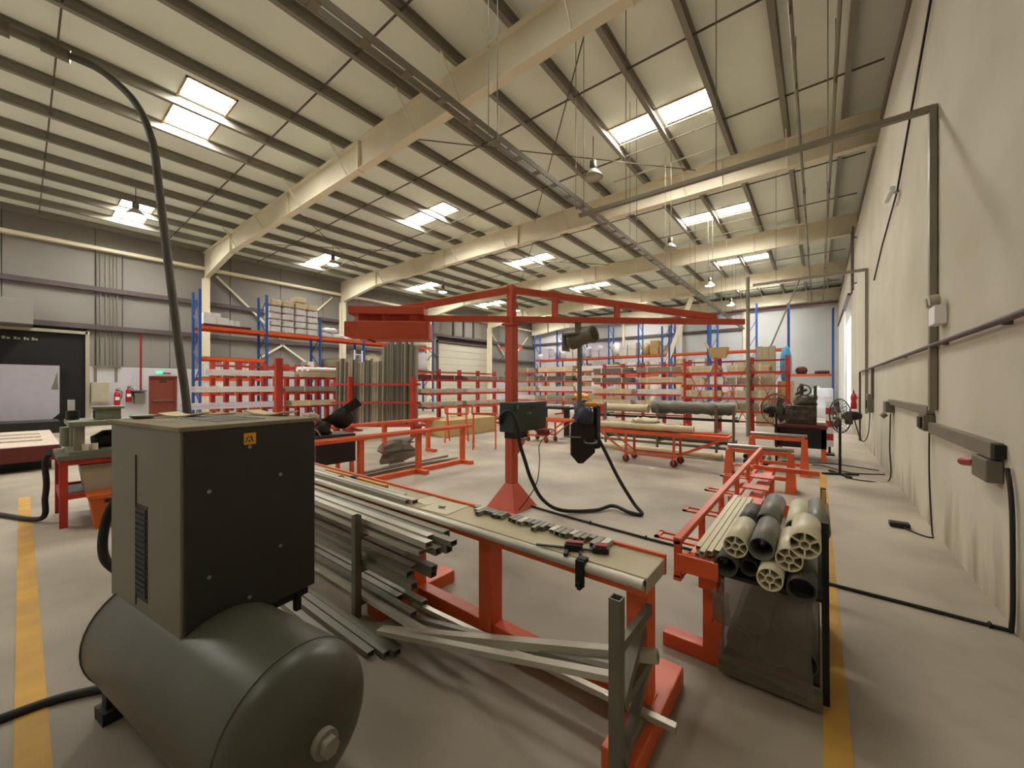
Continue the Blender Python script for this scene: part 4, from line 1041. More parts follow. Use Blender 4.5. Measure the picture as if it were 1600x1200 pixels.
# dark loading opening with a white panel in the left wall
d = thing('door_1', 'black loading bay opening in the left wall', 'loading bay', (XL, -.7, 0), kind='structure')
MB().box(XL-.1, XL-.05, DK[0], DK[1], 0, 3.9).build('dark_curtain', 'black', d)
m = MB(); m.box(XL-.02,XL+.1,DK[1]-.06,DK[1]+.06,0,4.0).box(XL-.02,XL+.1,DK[0],DK[1],3.86,3.98); m.build('frame', 'box_grey', d)
for k, (y, w) in enumerate(((-.95,.2),(-.7,.22),(-.44,.24),(-.16,.2),(.08,.16),(.28,.18))):
    m = MB(); m.box(XL-.05,XL-.04,y,y+w*.35,3.5,3.6).box(XL-.05,XL-.04,y+w*.45,y+w*.8,3.5,3.57); m.build('lettering', 'box_grey', d)
t = thing('white_board', 'large white board with a cut corner before the black opening', 'board', (-23.5, -.9, 0))
m = MB(); m.prism([(-23.6,-3,.35),(-23.6,.72,.35),(-23.6,.96,.62),(-23.6,.96,2.5),(-23.6,-3,2.5)], (.06,0,0)); m.build('panel', 'board_grey', t)
m = MB(); m.box(-23.58,-23.56,-2.8,-2.7,0,.4).box(-23.58,-23.56,.4,.5,0,.4); m.build('leg', 'black', t)
MB().prism([(-23.539,.74,1.55),(-23.539,.93,1.55),(-23.539,.9,2.25)], (.004,0,0)).build('sticker', 'wrap_dark', t)
tag(MB().box(-23.2,-21.6,-3.0,.9,0,.42).build('dark_cabinet', 'machine_black', None, .02), 'low dark cabinet under the white board', 'cabinet')
tag(MB().box(XL+.0,XL+1.2,-3.5,.3,4.0,4.9).build('ventilation_duct', 'cladding', None, .01), 'boxy grey duct above the black loading bay', 'duct')

# ------------------------------------------------------------------ doors and fittings on the left wall
d = thing('door_2', 'closed beige sectional door in the left wall', 'door', (XL, 24, 0), kind='structure')
for k in range(9): MB().box(XL-.08, XL-.03, 21.0, 27.1, .02+k*.58, .585+k*.58).build('door_section', 'door_panel', d, .004)
m = MB(); m.box(XL-.1,XL+.08,20.85,21.0,0,5.4).box(XL-.1,XL+.08,27.1,27.25,0,5.4).box(XL-.1,XL+.08,20.85,27.25,5.25,5.4); m.build('track', 'girt', d)
for k in range(3): MB().box(XL-.02,XL+.1,22.6+k*1.2,22.75+k*1.2,5.9,7.4).build('track_support', 'girt', d)
d = thing('door_3', 'brown-red fire exit door in the left wall', 'door', (XL, 4.16, 0), kind='structure')
MB().box(XL-.06, XL-.02, 3.74, 4.58, .01, 2.1).build('leaf', 'door_red', d, .004)
m = MB(); m.box(XL-.1,XL+.05,3.66,3.74,0,2.16).box(XL-.1,XL+.05,4.58,4.66,0,2.16).box(XL-.1,XL+.05,3.66,4.66,2.1,2.16); m.build('frame', 'door_red', d)
MB().bar((XL+.03,3.8,1.02),(XL+.03,4.52,1.02),.05,.05).build('push_bar', 'steel', d)
MB().box(XL-.02,XL-.015,4.04,4.28,1.86,1.96).build('notice', 'ink', d)
t = thing('exit_sign', 'small green exit light above the brown-red door', 'exit sign', (XL+.1, 4.05, 2.3))
MB().box(XL+.02,XL+.08,3.93,4.13,2.27,2.38).build('face', 'exit_green', t); MB().box(XL+.02,XL+.07,4.14,4.42,2.27,2.33).build('lamp_case', 'girt', t)
def extinguisher(label, x, y, z, wall_dx, s=1.0):
    t = thing('fire_extinguisher', label, 'fire extinguisher', (x, y, z))
    MB().lathe([(0,0),(.08*s,.0),(.085*s,.02*s),(.085*s,.42*s),(.06*s,.5*s),(.025*s,.53*s),(.025*s,.56*s),(0,.56*s)], (x,y,z), (0,0,1), 16).build('cylinder', 'fire_red', t)
    m = MB(); m.box(x-.02*s,x+.02*s,y-.05*s,y+.05*s,z+.56*s,z+.6*s).bar((x,y-.03*s,z+.62*s),(x,y+.1*s,z+.65*s),.02*s,.015*s); m.build('valve', 'machine_black', t)
    MB().tube(bez([(x,y+.04*s,z+.57*s),(x,y+.13*s,z+.5*s),(x,y+.11*s,z+.25*s)],4),.013*s,6).build('hose', 'rubber', t)
    MB().box(x-.087*s,x+.087*s,y-.06*s,y+.06*s,z+.2*s,z+.32*s).build('label', 'white_paint', t)
    MB().box(min(x,x+wall_dx),max(x,x+wall_dx),y-.02,y+.02,z+.36*s,z+.4*s).build('bracket', 'steel', t)
extinguisher('left red extinguisher of the pair on the white left wall', XL+.14, 2.62, .85, -.13, 1.15)
extinguisher('right red extinguisher of the pair on the white left wall', XL+.14, 2.98, 1.0, -.13, 1.1)
extinguisher('single red extinguisher on the far part of the right wall', XR-.12, 17.5, .92, .12)
t = thing('meter_box', 'grey meter cabinet on the left wall beside the loading bay', 'cabinet', (XL+.1, 1.95, .9))
MB().box(XL+.02,XL+.25,1.84,2.38,1.0,1.85).build('case', 'box_grey', t, .01); MB().box(XL+.25,XL+.26,1.88,2.34,1.05,1.8).build('lid', 'box_grey', t, .004)
t = thing('wall_conduits', 'bundle of thin grey conduits running down the left wall', 'conduits', (XL+.1, 2.4, 2.5))
for y in (2.0,2.12,2.28,2.42,2.52,2.63,2.8): MB().cyl((XL+.05,y,2.58),(XL+.05,y,7.4),.022,6).build('conduit', 'girt' if y in (2.0,2.8) else 'conduit', t)
MB().box(XL+.02,XL+.09,1.9,2.75,2.48,2.56).build('trunking', 'conduit', t)
for y in (1.98,2.6): MB().box(XL+.02,XL+.07,y-.04,y+.04,1.86,2.5).build('drop', 'conduit', t)
tag(MB().tube([(XL+.09,3.38,4.1),(XL+.09,3.38,1.5)],.035,8).build('red_riser', 'plug_red'), 'dark red pipe running down the left wall beside the exit door', 'pipe')
t = thing('wall_sink', 'small steel shelf fitting on the wall beside the exit door', 'wall shelf', (XL+.2, 3.3, .9))
MB().box(XL+.02,XL+.35,3.05,3.55,1.45,1.5).build('shelf', 'girt', t); MB().box(XL+.02,XL+.3,3.15,3.5,.9,1.4).build('cabinet', 'galv', t, .01)
t = thing('wall_jib', 'small orange swing bracket near the far left corner', 'wall crane', (-22.5, 27.2, 4.9))
m = MB(); m.bar((-24.1,28.6,5.35),(-21.9,29.2,5.35),.14,.2); m.build('arm', 'orange', t)
m = MB(); m.bar((-22.0,29.17,5.05),(-21.9,29.2,5.35),.16,.2); m.build('trolley', 'orange', t)
m = MB(); m.bar((-24.1,28.6,4.2),(-22.6,29.0,5.3),.06,.06); m.build('brace', 'galv', t)

# ------------------------------------------------------------------ pallet racking
def pallet_rack(label, axis, front, back, pos, ztop, levels, short=()):
    """axis 'y': runs along Y with its front at X=front; axis 'x': runs along X with its front at Y=front"""
    def Q(d, a, z): return (d, a, z) if axis == 'y' else (a, d, z)
    t = thing('pallet_rack', label, 'racking', Q((front+back)/2, (pos[0]+pos[-1])/2, 0))
    for i, a in enumerate(pos):
        zt = ztop[i] if isinstance(ztop, (list, tuple)) else ztop
        fr = MB()
        for d in (front, back): fr.bar(Q(d, a, 0), Q(d, a, zt), .1, .09)
        f = fr.build('upright_frame', 'blue', t)
        lac = MB(); n = max(3, int(zt/.75)); 
        for k in range(n):
            z0, z1 = .2+k*(zt-.4)/n, .2+(k+1)*(zt-.4)/n
            p, q = (front, back) if k % 2 else (back, front)
            lac.bar(Q(p, a, z0), Q(q, a, z1), .03, .04)
        lac.build('lacing', 'blue', f)
    for i in range(len(pos)-1):
        for z in (levels[i] if isinstance(levels, list) else levels):
            for d in (front, back):
                MB().bar(Q(d, pos[i]+.05, z-.06), Q(d, pos[i+1]-.05, z-.06), .05, .13).build('beam', 'beam_orange', t)
            b = MB()
            a0, a1 = pos[i]+.1, pos[i+1]-.1
            lo, hi = min(front, back)-.02, max(front, back)+.02
            if axis == 'y': b.box(lo, hi, a0, a1, z+.005, z+.03)
            else: b.box(a0, a1, lo, hi, z+.005, z+.03)
            b.build('deck', 'galv', t)
    return t
LP = [4.58, 7.05, 9.5, 11.95, 14.4, 16.9]
pallet_rack('blue and orange pallet racking along the left wall', 'y', -20.0, -21.0, LP, [5.7, 5.9, 4.2+1.0, 5.5, 5.5, 6.2], [[4.2,2.9,2.05,1.4],[4.2,2.62,1.4],[4.2,2.62,1.4],[4.2,2.62,1.4],[4.2,2.62,1.4]])
FP = [-22.0,-19.4,-16.8,-14.2,-11.6,-9.0,-6.4,-3.9,-1.55,.75]
pallet_rack('blue and orange pallet racking along the far end wall', 'x', 31.5, 32.5, FP, [6.6,6.9,6.6,6.9,7.1,6.8,7.0,7.0,7.2,6.6], [[4.2,2.6,1.2]]*8+[[2.45]])
# bags on the left rack
seed = 100
for c in range(4):
    rows = (5, 5, 6, 5)[c]
    for r_ in range(rows):
        y0 = 7.15 + c*.575; z0 = 4.235 + r_*.315
        if c == 3 and r_ == 5: continue
        seed += 1
        tag(MB().lump(-20.75, -19.98, y0, y0+.57, z0, z0+.32, .14, (5,5,4), seed, .1).build('white_bag', 'wrap_white' if r_ < 4 else 'wrap_cream'), f'white bag, {NUM[r_]} layer of {NUM[c]} column, in the tall pile on left racking', 'bag', 'bags piled high on the left racking')
for k, (y0, w, z0, h) in enumerate(((9.62,.6,4.235,.3),(10.15,.7,4.235,.26),(9.7,.75,4.52,.25),(10.9,.8,4.235,.14))):
    tag(MB().lump(-20.7, -19.98, y0, y0+w, z0, z0+h, .3, (5,5,3), 150+k, .12).build('white_bag', 'wrap_white'), f'slumped white bag beside the tall pile on the left racking, {["lower left","lower right","upper","flat one at the end"][k]}', 'bag', 'slumped bags on the left racking')
for k, (y0, y1, z0, z1, lab) in enumerate(((4.72,5.6,4.30,4.62,'lower white carton on the near top shelf of the left racking'),(4.72,5.3,4.62,4.78,'flat white carton on top of the lower one on the left racking'),(5.6,6.0,4.30,4.55,'small white carton at the right on the near top shelf of the left racking'),(4.7,5.3,2.1,2.62,'white carton on the second shelf of the left racking'),(5.35,5.8,2.1,2.75,'taller white carton on the second shelf of the left racking'),(5.9,6.5,2.1,2.5,'low white carton on the second shelf of the left racking'),(8.9,9.2,2.66,2.92,'small white box alone on the middle shelf of the left racking'),(4.75,5.5,1.45,1.9,'white carton low on the left racking'))):
    t = thing('white_carton', lab, 'carton', (-20.4,(y0+y1)/2,z0), group='white cartons on the left racking')
    MB().box(-20.8,-20.02,y0,y1,z0,z1).build('body', 'white_paint', t, .01); MB().box(-20.019,-20.015,(y0+y1)/2-.03,(y0+y1)/2+.03,z0,z1).build('tape', 'paper', t)
tag(MB().box(-20.9,-19.9,4.7,6.4,4.235,4.30).build('pallet_board', 'maroon'), 'dark board under the white cartons on the left racking', 'board')
for k,(y0,y1,z0,z1,m_) in enumerate(((14.5,15.5,2.66,4.1,'lilac'),(15.6,16.7,2.66,4.0,'lilac'),(15.7,16.6,4.235,4.9,'wrap_white'),(14.6,15.3,4.235,4.6,'wrap_cream'),(12.1,13.2,2.66,3.6,'wrap_cream'),(9.7,11.0,2.66,3.2,'wrap_grey'))):
    tag(MB().lump(-20.9,-19.95,y0,y1,z0,z1,.06,(3,3,3),170+k).build('wrapped_pallet', m_), f'{["pale lilac shrink-wrapped stack left","pale lilac shrink-wrapped stack right","small white wrapped pack above","cream wrapped pack above","cream wrapped pack in the middle","grey wrapped pack nearer"][k]} on the far bays of the left racking', 'wrapped goods', 'wrapped goods on the left racking')
# goods on the far racking
seed = 200
for b in range(8):
    a0, a1 = FP[b]+.15, FP[b+1]-.15
    for z, zn in ((4.235,'upper'),(2.635,'middle'),(1.235,'lower')):
        if z > 4 and b in (5, 6, 7): continue
        n = 3
        for k in range(n):
            seed += 1; rnd = random.Random(seed)
            w = (a1-a0)/n; h = rnd.uniform(.6, 1.25)
            m_ = rnd.choice(('wrap_white','card','wrap_cream','lilac','card_dusty','white_paint')) if z < 4 else (('lilac','wrap_white')[b % 2] if b != 4 else 'card')
            lab = f'{["left","middle","right"][k]} load on the {zn} shelf in the {NUM[b]} bay of the far racking'
            if seed % 3:
                nb = 2 + seed % 2
                t = thing('carton_stack', lab + ', boxes', 'cartons', (a0+(k+.5)*w, 32, z), group='loads on the far racking')
                for j in range(nb): MB().box(a0+k*w+.03, a0+(k+1)*w-.03+rnd.uniform(-.05,0), 31.5, 32.45, z+j*h/nb, z+(j+1)*h/nb-.012).build('carton', m_, t, .01)
            else:
                tag(MB().lump(a0+k*w+.02, a0+(k+1)*w-.02, 31.5, 32.45, z, z+h, .1, (3,3,4), seed).build('wrapped_load', m_), lab + ', wrapped', 'wrapped goods', 'loads on the far racking')
for k,(x0,x1,h) in enumerate(((-1.2,-.5,.5),(-.2,.6,.22))):
    tag(MB().lump(x0,x1,31.6,32.4,2.485,2.485+h,.05,(3,3,2),260+k).build('brown_crate', 'maroon'), f'{["taller","flat"][k]} brown crate on the shelf at the far right corner', 'crate')

# ------------------------------------------------------------------ red cantilever racks
def cantilever(label, axis, front, depth, a0, a1, step, z0, ztop, levels, m='red', pw=.12, braced=False):
    def Q(d, a, z): return (d, a, z) if axis == 'y' else (a, d, z)
    t = thing('cantilever_rack', label, 'racking', Q(front, (a0+a1)/2, 0))
    n = int(round((a1-a0)/step)); back = front+depth
    for k in range(n+1):
        a = a0+(a1-a0)*k/n
        p = MB().bar(Q(back, a, 0), Q(back, a, ztop), pw, .1).build('post', m, t)
        for z in levels: MB().bar(Q(back, a, z-.04), Q(front, a, z-.04), .06, .07).build('arm', m, p)
        MB().bar(Q(back, a, .04), Q(front, a, .04), .1, .08).build('foot', m, p)
    for z in (z0, ztop-.12): MB().bar(Q(back, a0, z), Q(back, a1, z), .05, .06).build('tie_rail', m, t)
    if step > .5:
        for z in levels: MB().bar(Q(front, a0-.1, z-.045), Q(front, a1+.1, z-.045), .05, .075).build('front_rail', m, t)
    if braced:
        for k in range(n):
            b0, b1 = a0+(a1-a0)*k/n, a0+(a1-a0)*(k+1)/n
            m2 = MB(); m2.bar(Q(front, b0, ztop-.2), Q(front, b1, .35), .025, .02).bar(Q(front, b1, ztop-.2), Q(front, b0, .35), .025, .02); m2.build('cross_brace', m, t)
            MB().bar(Q(front, b0, ztop-.15), Q(front, b1, ztop-.15), .02, .02).build('top_tie', 'blue_dark', t)
        for k in range(n+1):
            b0 = a0+(a1-a0)*k/n; MB().bar(Q(front, b0, 0), Q(front, b0, ztop), .07, .06).build('front_post', m, t)
    return t
def bundle(label, axis, d, a0, a1, z, nx, nz, s, m, seed, group):
    """a bundle of long parallel wrapped sections: outer wrap plus the separate tubes showing at the ends"""
    def Q(dd, a, zz): return (dd, a, zz) if axis == 'y' else (a, dd, zz)
    rnd = random.Random(seed)
    t = thing('section_bundle', label, 'metal bundle', Q(d, (a0+a1)/2, z), group=group)
    for i in range(nx):
        for j in range(nz):
            e0, e1 = rnd.uniform(0, .12), rnd.uniform(0, .12)
            MB().rtube(Q(d+(i-(nx-1)/2)*s, a0+e0, z+s*(j+.5)), Q(d+(i-(nx-1)/2)*s, a1-e1, z+s*(j+.5)), s*.94, s*.94, s*.12).build('tube', m, t)
    w = nx*s/2+.008
    for a in (a0+(a1-a0)*.25, a0+(a1-a0)*.75):
        k = MB(); q = [Q(d-w, a, z), Q(d+w, a, z), Q(d+w, a, z+nz*s+.008), Q(d-w, a, z+nz*s+.008)]
        k.bar(q[1], q[2], .05, .01).bar(q[3], q[2], .05, .01).bar(q[0], q[3], .05, .01)
        k.build('band', 'paper', t)
    return t
K1 = cantilever('red comb-like section rack behind the compressor', 'y', -13.4, -.6, 3.5, 7.9, .34, .5, 2.42, (2.0, 1.52, 1.05), pw=.19)
G = 'long bundles on the comb-like red rack'
lev = {2.0:'top', 1.52:'middle', 1.05:'bottom'}
i = 0
for z, spans in ((2.0, ((3.2,5.5,'wrap_white'),(5.55,8.6,'wrap_cream'))), (1.52, ((2.9,5.0,'wrap_white'),(5.1,7.9,'alu_dark'))), (1.05, ((2.6,5.2,'lilac'),(5.3,7.9,'wrap_cream')))):
    for s_, (b0, b1, m_) in enumerate(spans):
        i += 1
        bundle(f'{["near","far"][s_]} bundle of pale wrapped sections on the {lev[z]} arms of the comb-like red rack', 'y', -13.45, b0, b1, z, 4, 2, .085, m_, 300+i, G)
tag(MB().box(-11.55,-11.4,4.25,4.42,0,2.45).build('red_post', 'red', None, .005), 'single thick red post in front of the comb-like rack', 'post')
for o in (bpy.data.objects['red_post'],):
    MB().box(-11.7,-11.25,4.1,4.57,0,.02).build('base_plate', 'red', o)
for k in range(3):
    roll(f'long white wrapped tube reaching over the comb-like red rack, {["left","middle","right"][k]}', (-13.62+k*.17, 5.7+k*.1, 2.255), (-13.62+k*.17, 8.9, 2.255), .075, 'wrap_white', 350+k, 'white_tube', 'white tubes over the comb-like rack')

K3 = cantilever('red rack of mixed tubes left of the green cabinet', 'y', -10.9, -.7, 9.0, 13.4, 1.1, .4, 2.35, (1.95, 1.45, .95, .32), pw=.14)
G = 'bundles on the red rack of mixed tubes'
for z, nm in ((1.95,'top'),(1.45,'middle'),(.95,'bottom')):
    for s_, (b0, b1) in enumerate(((8.7,10.9),(11.0,13.6))):
        i += 1
        bundle(f'{["near","far"][s_]} bundle of light tubes on the {nm} arms of the mixed tube rack', 'y', -11.2, b0, b1, z, 5, 2, .075, random.Random(i).choice(('wrap_white','alu_dark','maroon','aluminium')), 400+i, G)
for k in range(14):
    y = 9.2+k*.3; z = .322+.07+.02*(k%2)
    tag(MB().pipe((-10.78,y,z),(-11.5,y,z),.07+.02*(k%2),.055+.018*(k%2),12).build('tube_offcut', ('aluminium','wrap_white','alu_dark')[k%3]), f'short tube end showing low on the mixed tube rack, {NUM[k]} from the left', 'tube', 'tube ends low on the mixed rack')
tag(MB().box(-10.6,-9.6,8.6,11.2,.0,.55).build('board_stack', 'card', None, .01), 'low stack of tan boards in front of the mixed tube rack', 'boards')

# standing slats
t = thing('slat_stand', 'red floor stand holding upright grey sections', 'stand', (-11.6, 7.4, 0))
su = Vector((-10.49+12.65, 8.28-6.58, 0)).normalized(); sn = Vector((su.y, -su.x, 0))
def sp(s, n, z): p = Vector((-12.65, 6.58, 0))+su*s+sn*n; return (p.x, p.y, z)
LS = 2.75
MB().bar(sp(-.1,.12,.4), sp(LS+.1,.12,.4), .5, .08).build('base_shelf', 'red', t)
for z in (1.15, 1.75): MB().bar(sp(-.1,.24,z), sp(LS+.1,.24,z), .05, .07).build('retaining_rail', 'red', t)
for s in (.55, 2.62): MB().bar(sp(s,.3,0), sp(s,.3,2.0), .13, .12).build('post', 'red', t)
for s in (0, LS): MB().bar(sp(s,.0,0), sp(s,.0,.4), .12, .12).build('leg', 'red', t)
random.seed(21)
for k in range(34):
    s = .04+k*.08
    zt = 2.55+random.uniform(-.08,.1) if s < 1.55 else 3.15+random.uniform(-.12,.08)
    n0 = random.uniform(.04,.1)
    m_ = random.choice(('slat_grey','slat_dark','slat_grey','wrap_grey'))
    n1 = n0-.03; hw, hd = .037, .045
    q4 = lambda n, z: [sp(s-hw, n-hd, z), sp(s+hw, n-hd, z), sp(s+hw, n+hd, z), sp(s-hw, n+hd, z)]
    tag(MB().hexa(q4(n0+.06, .445), q4(n1, zt)).build('standing_section', m_, None, .006), f'{"tall" if s >= 1.55 else "shorter"} upright grey section in the red floor stand, {NUM[k]} from the left', 'metal section', 'upright grey sections in the red stand')

K4 = cantilever('long red rack of cartons and bundles across the middle distance', 'x', 19.6, .9, -16.0, -8.4, 1.3, .4, 2.9, (2.55, 2.0, 1.4, .85))
G = 'bundles on the long middle red rack'
for z, nm in ((2.55,'top'),(2.0,'second'),(1.4,'third'),(.85,'bottom')):
    for s_ in range(3):
        i += 1; b0 = -16.2+s_*2.65
        bundle(f'{["left","middle","right"][s_]} bundle on the {nm} arms of the long middle red rack', 'x', 19.95, b0, b0+2.5, z, 3, 2, .14, random.Random(i).choice(('wrap_cream','wrap_white','wrap_grey','card','wrap_dark')), 500+i, G)
K5 = cantilever('red rack of wrapped bundles behind the long trolley', 'x', 16.8, .9, -8.2, -4.4, .95, .4, 2.75, (2.3, 1.85, 1.35, .85), pw=.14)
G = 'bundles on the red rack behind the trolley'
for z, nm in ((2.3,'top'),(1.85,'second'),(1.35,'third'),(.85,'bottom')):
    for s_ in range(2):
        i += 1; b0 = -8.5+s_*2.15
        bundle(f'{["left","right"][s_]} wrapped bundle on the {nm} arms of the red rack behind the trolley', 'x', 17.15, b0, b0+2.0, z, 4, 2, .11, random.Random(i).choice(('wrap_cream','wrap_grey','wrap_white','wrap_dark')), 600+i, G)
K6 = cantilever('cross-braced red rack at the right of the aisle', 'x', 15.5, .8, -3.95, -.8, 1.05, .4, 2.72, (2.2, 1.75, 1.3, .85), braced=True)
G = 'bundles on the cross-braced red rack'
for z, nm in ((2.2,'top'),(1.75,'second'),(1.3,'third'),(.85,'bottom')):
    for s_ in range(2):
        i += 1; b0 = -4.1+s_*1.5; b1 = b0+(.95 if s_ == 0 and nm in ('second', 'bottom') else 1.4)
        bundle(f'{["left","right"][s_]} dusty bundle on the {nm} arms of the cross-braced red rack', 'x', 15.8, b0, b1, z, 4, 2, .12, random.Random(i).choice(('wrap_grey','wrap_grey','wrap_cream')), 700+i, G)
for k,(x0,z0) in enumerate(((-3.1,1.746),(-3.1,.846))):
    tag(MB().box(x0,x0+.44,15.56,16.0,z0,z0+.3).build('white_carton', 'white_paint', None, .01), f'{["upper","lower"][k]} small white carton in the cross-braced red rack', 'carton')
t = thing('open_carton', 'open brown carton on top of the cross-braced rack', 'carton', (-2.9,15.9,2.72))
MB().hexa([(-3.1,15.7,2.72),(-2.65,15.7,2.72),(-2.65,16.1,2.72),(-3.1,16.1,2.72)],[(-3.2,15.65,3.1),(-2.55,15.65,3.1),(-2.55,16.15,3.1),(-3.2,16.15,3.1)]).build('body', 'card', t)
MB().hexa([(-3.21,15.65,3.08),(-3.19,15.65,3.08),(-3.19,16.15,3.08),(-3.21,16.15,3.08)],[(-3.31,15.68,3.3),(-3.29,15.68,3.3),(-3.29,16.12,3.3),(-3.31,16.12,3.3)]).build('flap', 'card', t)
# tall board stack and leaning poles
t = thing('board_stack', 'tall grey-brown stack of boards standing upright', 'boards', (-1.7, 19.5, 0))
for k in range(3): MB().box(-2.08+k*.225, -1.86+k*.225, 19.45, 19.9, 0, 3.38-.03*(k%2)).build('board', 'slab', t, .006)
tag(MB().lump(-1.3,-.85,20.0,20.5,1.9,3.4,.1,(3,3,4),81).build('blue_bag', 'blue_wrap'), 'blue and white wrapped roll behind the tall board stack', 'roll')
tag(MB().box(-1.35,-.8,19.95,20.5,0,1.9).build('tan_crate', 'card', None, .01), 'tan crate under the blue roll behind the tall boards', 'crate')
tag(MB().cyl((-1.85,15.15,0),(-1.85,15.15,5.35),.055,10).build('grey_pole', 'conduit'), 'grey vertical pole rising beside the cross-braced rack', 'pole')
tag(MB().bar((-9.3,27.1,0),(-6.45,27.1,7.5),.3,.22).build('leaning_beam', 'rafter'), 'cream steel beam leaning up to the roof frame in the distance', 'beam')
tag(MB().cyl((-3.09,22.1,0),(-.65,22.1,6.6),.035,8).build('leaning_pole', 'conduit'), 'thin grey pole slanting behind the tall board stack', 'pole')
for k, x in enumerate((-8.0, -5.2, -3.2)):
    t = thing('blue_upright', f'spare blue rack upright standing in the distance, {["left","middle","right"][k]} of three', 'rack upright', (x, 26, 0))
    for dx in (0, .45): MB().bar((x+dx, 26, 0), (x+dx, 26, 5.6+.4*k), .1, .09).build('leg', 'blue', t)
    m = MB()
    for q in range(6): m.bar((x, 26, .4+q*.85), (x+.45, 26, 1.2+q*.85), .03, .03)
    m.build('lacing', 'blue', t)

# ------------------------------------------------------------------ right wall fittings
t = thing('wall_trunking', 'grey cable trunking along the near right wall at waist height', 'trunking', (XR, 5.5, 1.1))
MB().box(XR-.07,XR-.002,4.45,6.5,1.16,1.28).build('duct', 'conduit', t, .004)
MB().box(XR-.06,XR-.002,4.4,4.46,1.17,1.27).build('open_end', 'black', t)
t = thing('wall_trunking', 'grey cable trunking higher and farther along the right wall', 'trunking', (XR, 8.2, 1.35))
MB().box(XR-.07,XR-.002,6.6,9.8,1.37,1.46).build('duct', 'conduit', t, .004)
t = thing('socket_outlet', 'grey industrial socket with red plug on the near right wall', 'socket', (XR, 4.6, 1.0))
MB().box(XR-.09,XR-.002,4.45,4.8,.98,1.15).build('case', 'galv', t, .01); MB().cyl((XR-.06,4.82,1.08),(XR-.1,4.98,1.06),.035,12).build('plug', 'plug_red', t)
t = thing('socket_outlet', 'grey socket box with black switch beside the vertical trunking', 'socket', (XR, 6.75, 1.15))
MB().box(XR-.1,XR-.002,6.56,6.85,1.17,1.36).build('case', 'galv', t, .01); MB().box(XR-.12,XR-.1,6.62,6.8,1.2,1.33).build('switch', 'machine_black', t)
t = thing('socket_outlet', 'grey socket box at the far end of the higher trunking', 'socket', (XR, 9.7, 1.2))
MB().box(XR-.12,XR-.002,9.6,9.95,1.22,1.42).build('case', 'galv', t, .01); MB().cyl((XR-.1,9.75,1.2),(XR-.16,9.75,1.14),.05,10).build('plug', 'galv', t)
t = thing('switch_box', 'small grey switch box hanging on the right wall near the extinguisher', 'switch box', (XR, 13.0, 1.0))
MB().box(XR-.12,XR-.002,12.85,13.2,1.05,1.5).build('case', 'galv', t, .01); MB().box(XR-.14,XR-.12,12.95,13.1,1.15,1.35).build('switch', 'machine_black', t)
t = thing('wall_pipe', 'dark pipe rising along the right wall toward the camera', 'pipe', (XR, 9, 2.1))
MB().tube([(XR-.05,2.6,2.17),(XR-.05,16.0,2.13),(XR-.05,16.1,2.08),(XR-.05,16.1,.0)],.026,8).build('pipe', 'girt', t)
MB().tube([(XR-.05,12.6,2.13),(XR-.05,12.6,1.4)],.03,8).build('branch', 'girt', t)
for y in (4.3,6.0,8.4,11.0,14.0): MB().box(XR-.05,XR,y-.015,y+.015,2.13,2.17).build('clip', 'girt', t)
t = thing('emergency_light', 'white twin-head emergency light box on the right wall', 'emergency light', (XR, 6.2, 2.4))
MB().box(XR-.1,XR-.002,6.02,6.3,2.36,2.56).build('case', 'white_paint', t, .01)
for y in (6.08,6.26): MB().cyl((XR-.05,y,2.63),(XR-.13,y,2.62),.055,14).build('lamp_head', 'lamp_off', t)
t = thing('security_camera', 'small white camera fixed high on the right wall', 'camera', (XR-.1, 8.9, 4.4))
MB().bar((XR-.0,9.1,4.95),(XR-.12,9.1,4.95),.03,.03).build('arm', 'white_paint', t); MB().cyl((XR-.1,8.95,4.98),(XR-.14,9.3,4.9),.04,12).build('body', 'white_paint', t)
tag(MB().tube([(XR-.03,5.3,6.9),(XR-.03,6.2,6.45),(XR-.03,9.1,4.95),(XR-.03,11.0,4.6),(XR-.03,12.5,4.2)],.014,6).build('slack_cable', 'rubber'), 'thin black cable slanting down the upper right wall', 'cable')
t = thing('plug_adaptor', 'black extension block lying on the floor by the right wall', 'extension block', (.75,6.6,0))
MB().box(.68,.86,6.5,6.62,0,.06).build('block', 'machine_black', t, .01); MB().tube(bez([(.8,6.5,.02),(.9,6.35,.01),(1.0,6.3,.01),(1.03,6.5,.05),(1.04,6.7,.6),(1.04,6.7,1.18)],5),.008,6).build('lead', 'rubber', t)
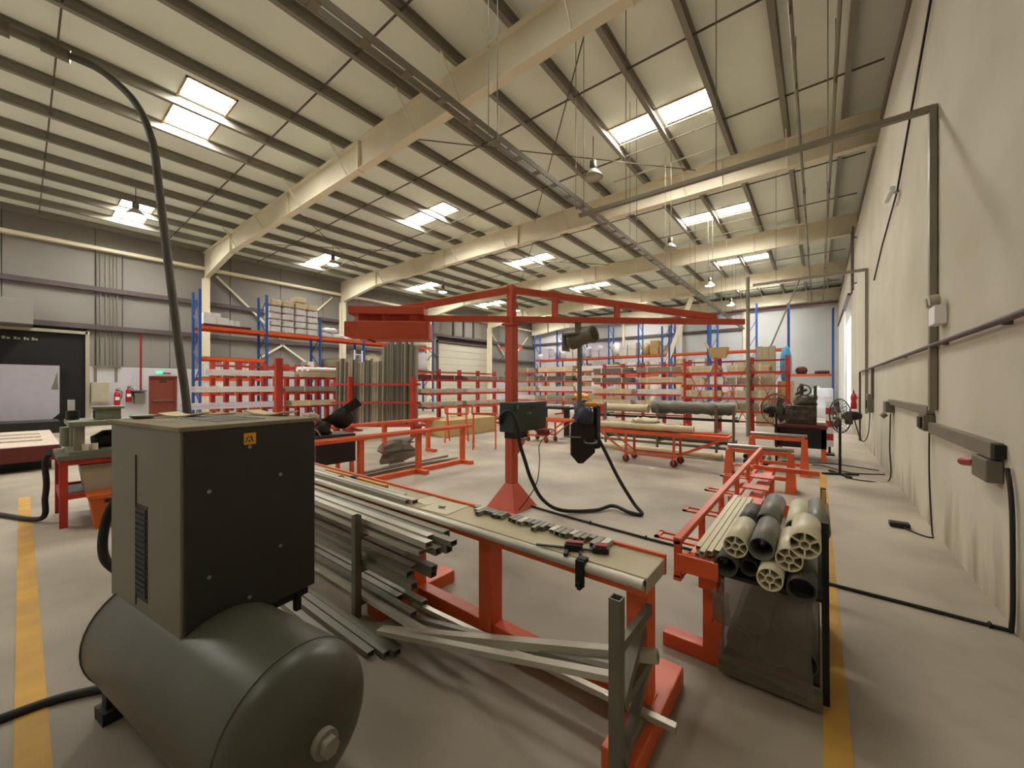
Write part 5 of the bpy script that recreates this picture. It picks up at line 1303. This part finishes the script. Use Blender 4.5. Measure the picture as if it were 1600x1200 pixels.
for k,(pts) in enumerate((((.95,10.6,.012),(.3,10.9,.012),(-.2,10.7,.012)),((1.0,10.2,.012),(.5,10.0,.012),(.1,10.5,.012),(-.1,10.5,.012)),((1.03,9.75,1.2),(1.02,9.75,.6),(1.0,9.6,.02),(.7,9.3,.012),(.4,9.4,.012)),((1.0,12.9,1.05),(.9,12.0,.6),(.72,10.9,.55),(.55,9.95,1.05)))):
    tag(MB().tube(bez(pts,6),.011,6).build('loose_cable', 'rubber'), ['loose black cable on the floor leading to the brown machine','second loose cable curling on the floor behind the fan','cable hanging from the far socket box down to the floor','fan cable sagging from the wall switch box'][k], 'cable', 'loose cables by the right wall')
t = thing('cable_ladder', 'dark vertical cable ladder high on the right wall', 'cable ladder', (XR-.1, 18.5, 5))
for y in (17.8,18.4): MB().bar((XR-.12,y,5.0),(XR-.12,y,7.2),.05,.05).build('rail', 'girt', t)
for zz in (5.3,6.9): MB().box(XR-.12,XR,18.08,18.12,zz-.02,zz+.02).build('bracket', 'girt', t)
for q in range(6): MB().bar((XR-.12,17.8,5.2+q*.36),(XR-.12,18.4,5.2+q*.36),.03,.03).build('rung', 'girt', t)
d = thing('door_4', 'white sliding door leaf on the far right wall', 'door', (XR, 28, 0), kind='structure')
for k in range(5): MB().box(XR-.06,XR-.01,25.2+k*1.25,26.42+k*1.25,.02,5.4).build('door_panel', 'door_white', d, .004)
MB().box(XR-.12,XR-.0,21.0,31.6,5.4,5.5).build('track', 'girt', d)
tag(MB().box(XR+2.5,XR+2.6,18,33,0,5).build('yard_wall', 'white_paint'), 'sunlit white wall outside the far door', 'wall', kind='structure')
tag(MB().lump(-2.75,-2.62,8.0,8.08,0,.012,.3,(3,3,1),5).build('paper_scrap', 'paper'), 'scrap of white paper on the floor in front of the trolley', 'paper scrap')

t = thing('step_ladder', 'small white ladder standing behind the upright grey sections', 'ladder', (-15.2, 8.6, 0))
for dy in (0, .4): MB().bar((-15.2,8.6+dy,0),(-15.2,8.65+dy*.85,3.2),.05,.04).build('rail', 'white_paint', t)
for q in range(9): MB().bar((-15.2,8.61+q*.005,.3+q*.34),(-15.2,8.98-q*.004,.3+q*.34),.05,.03).build('rung', 'white_paint', t)
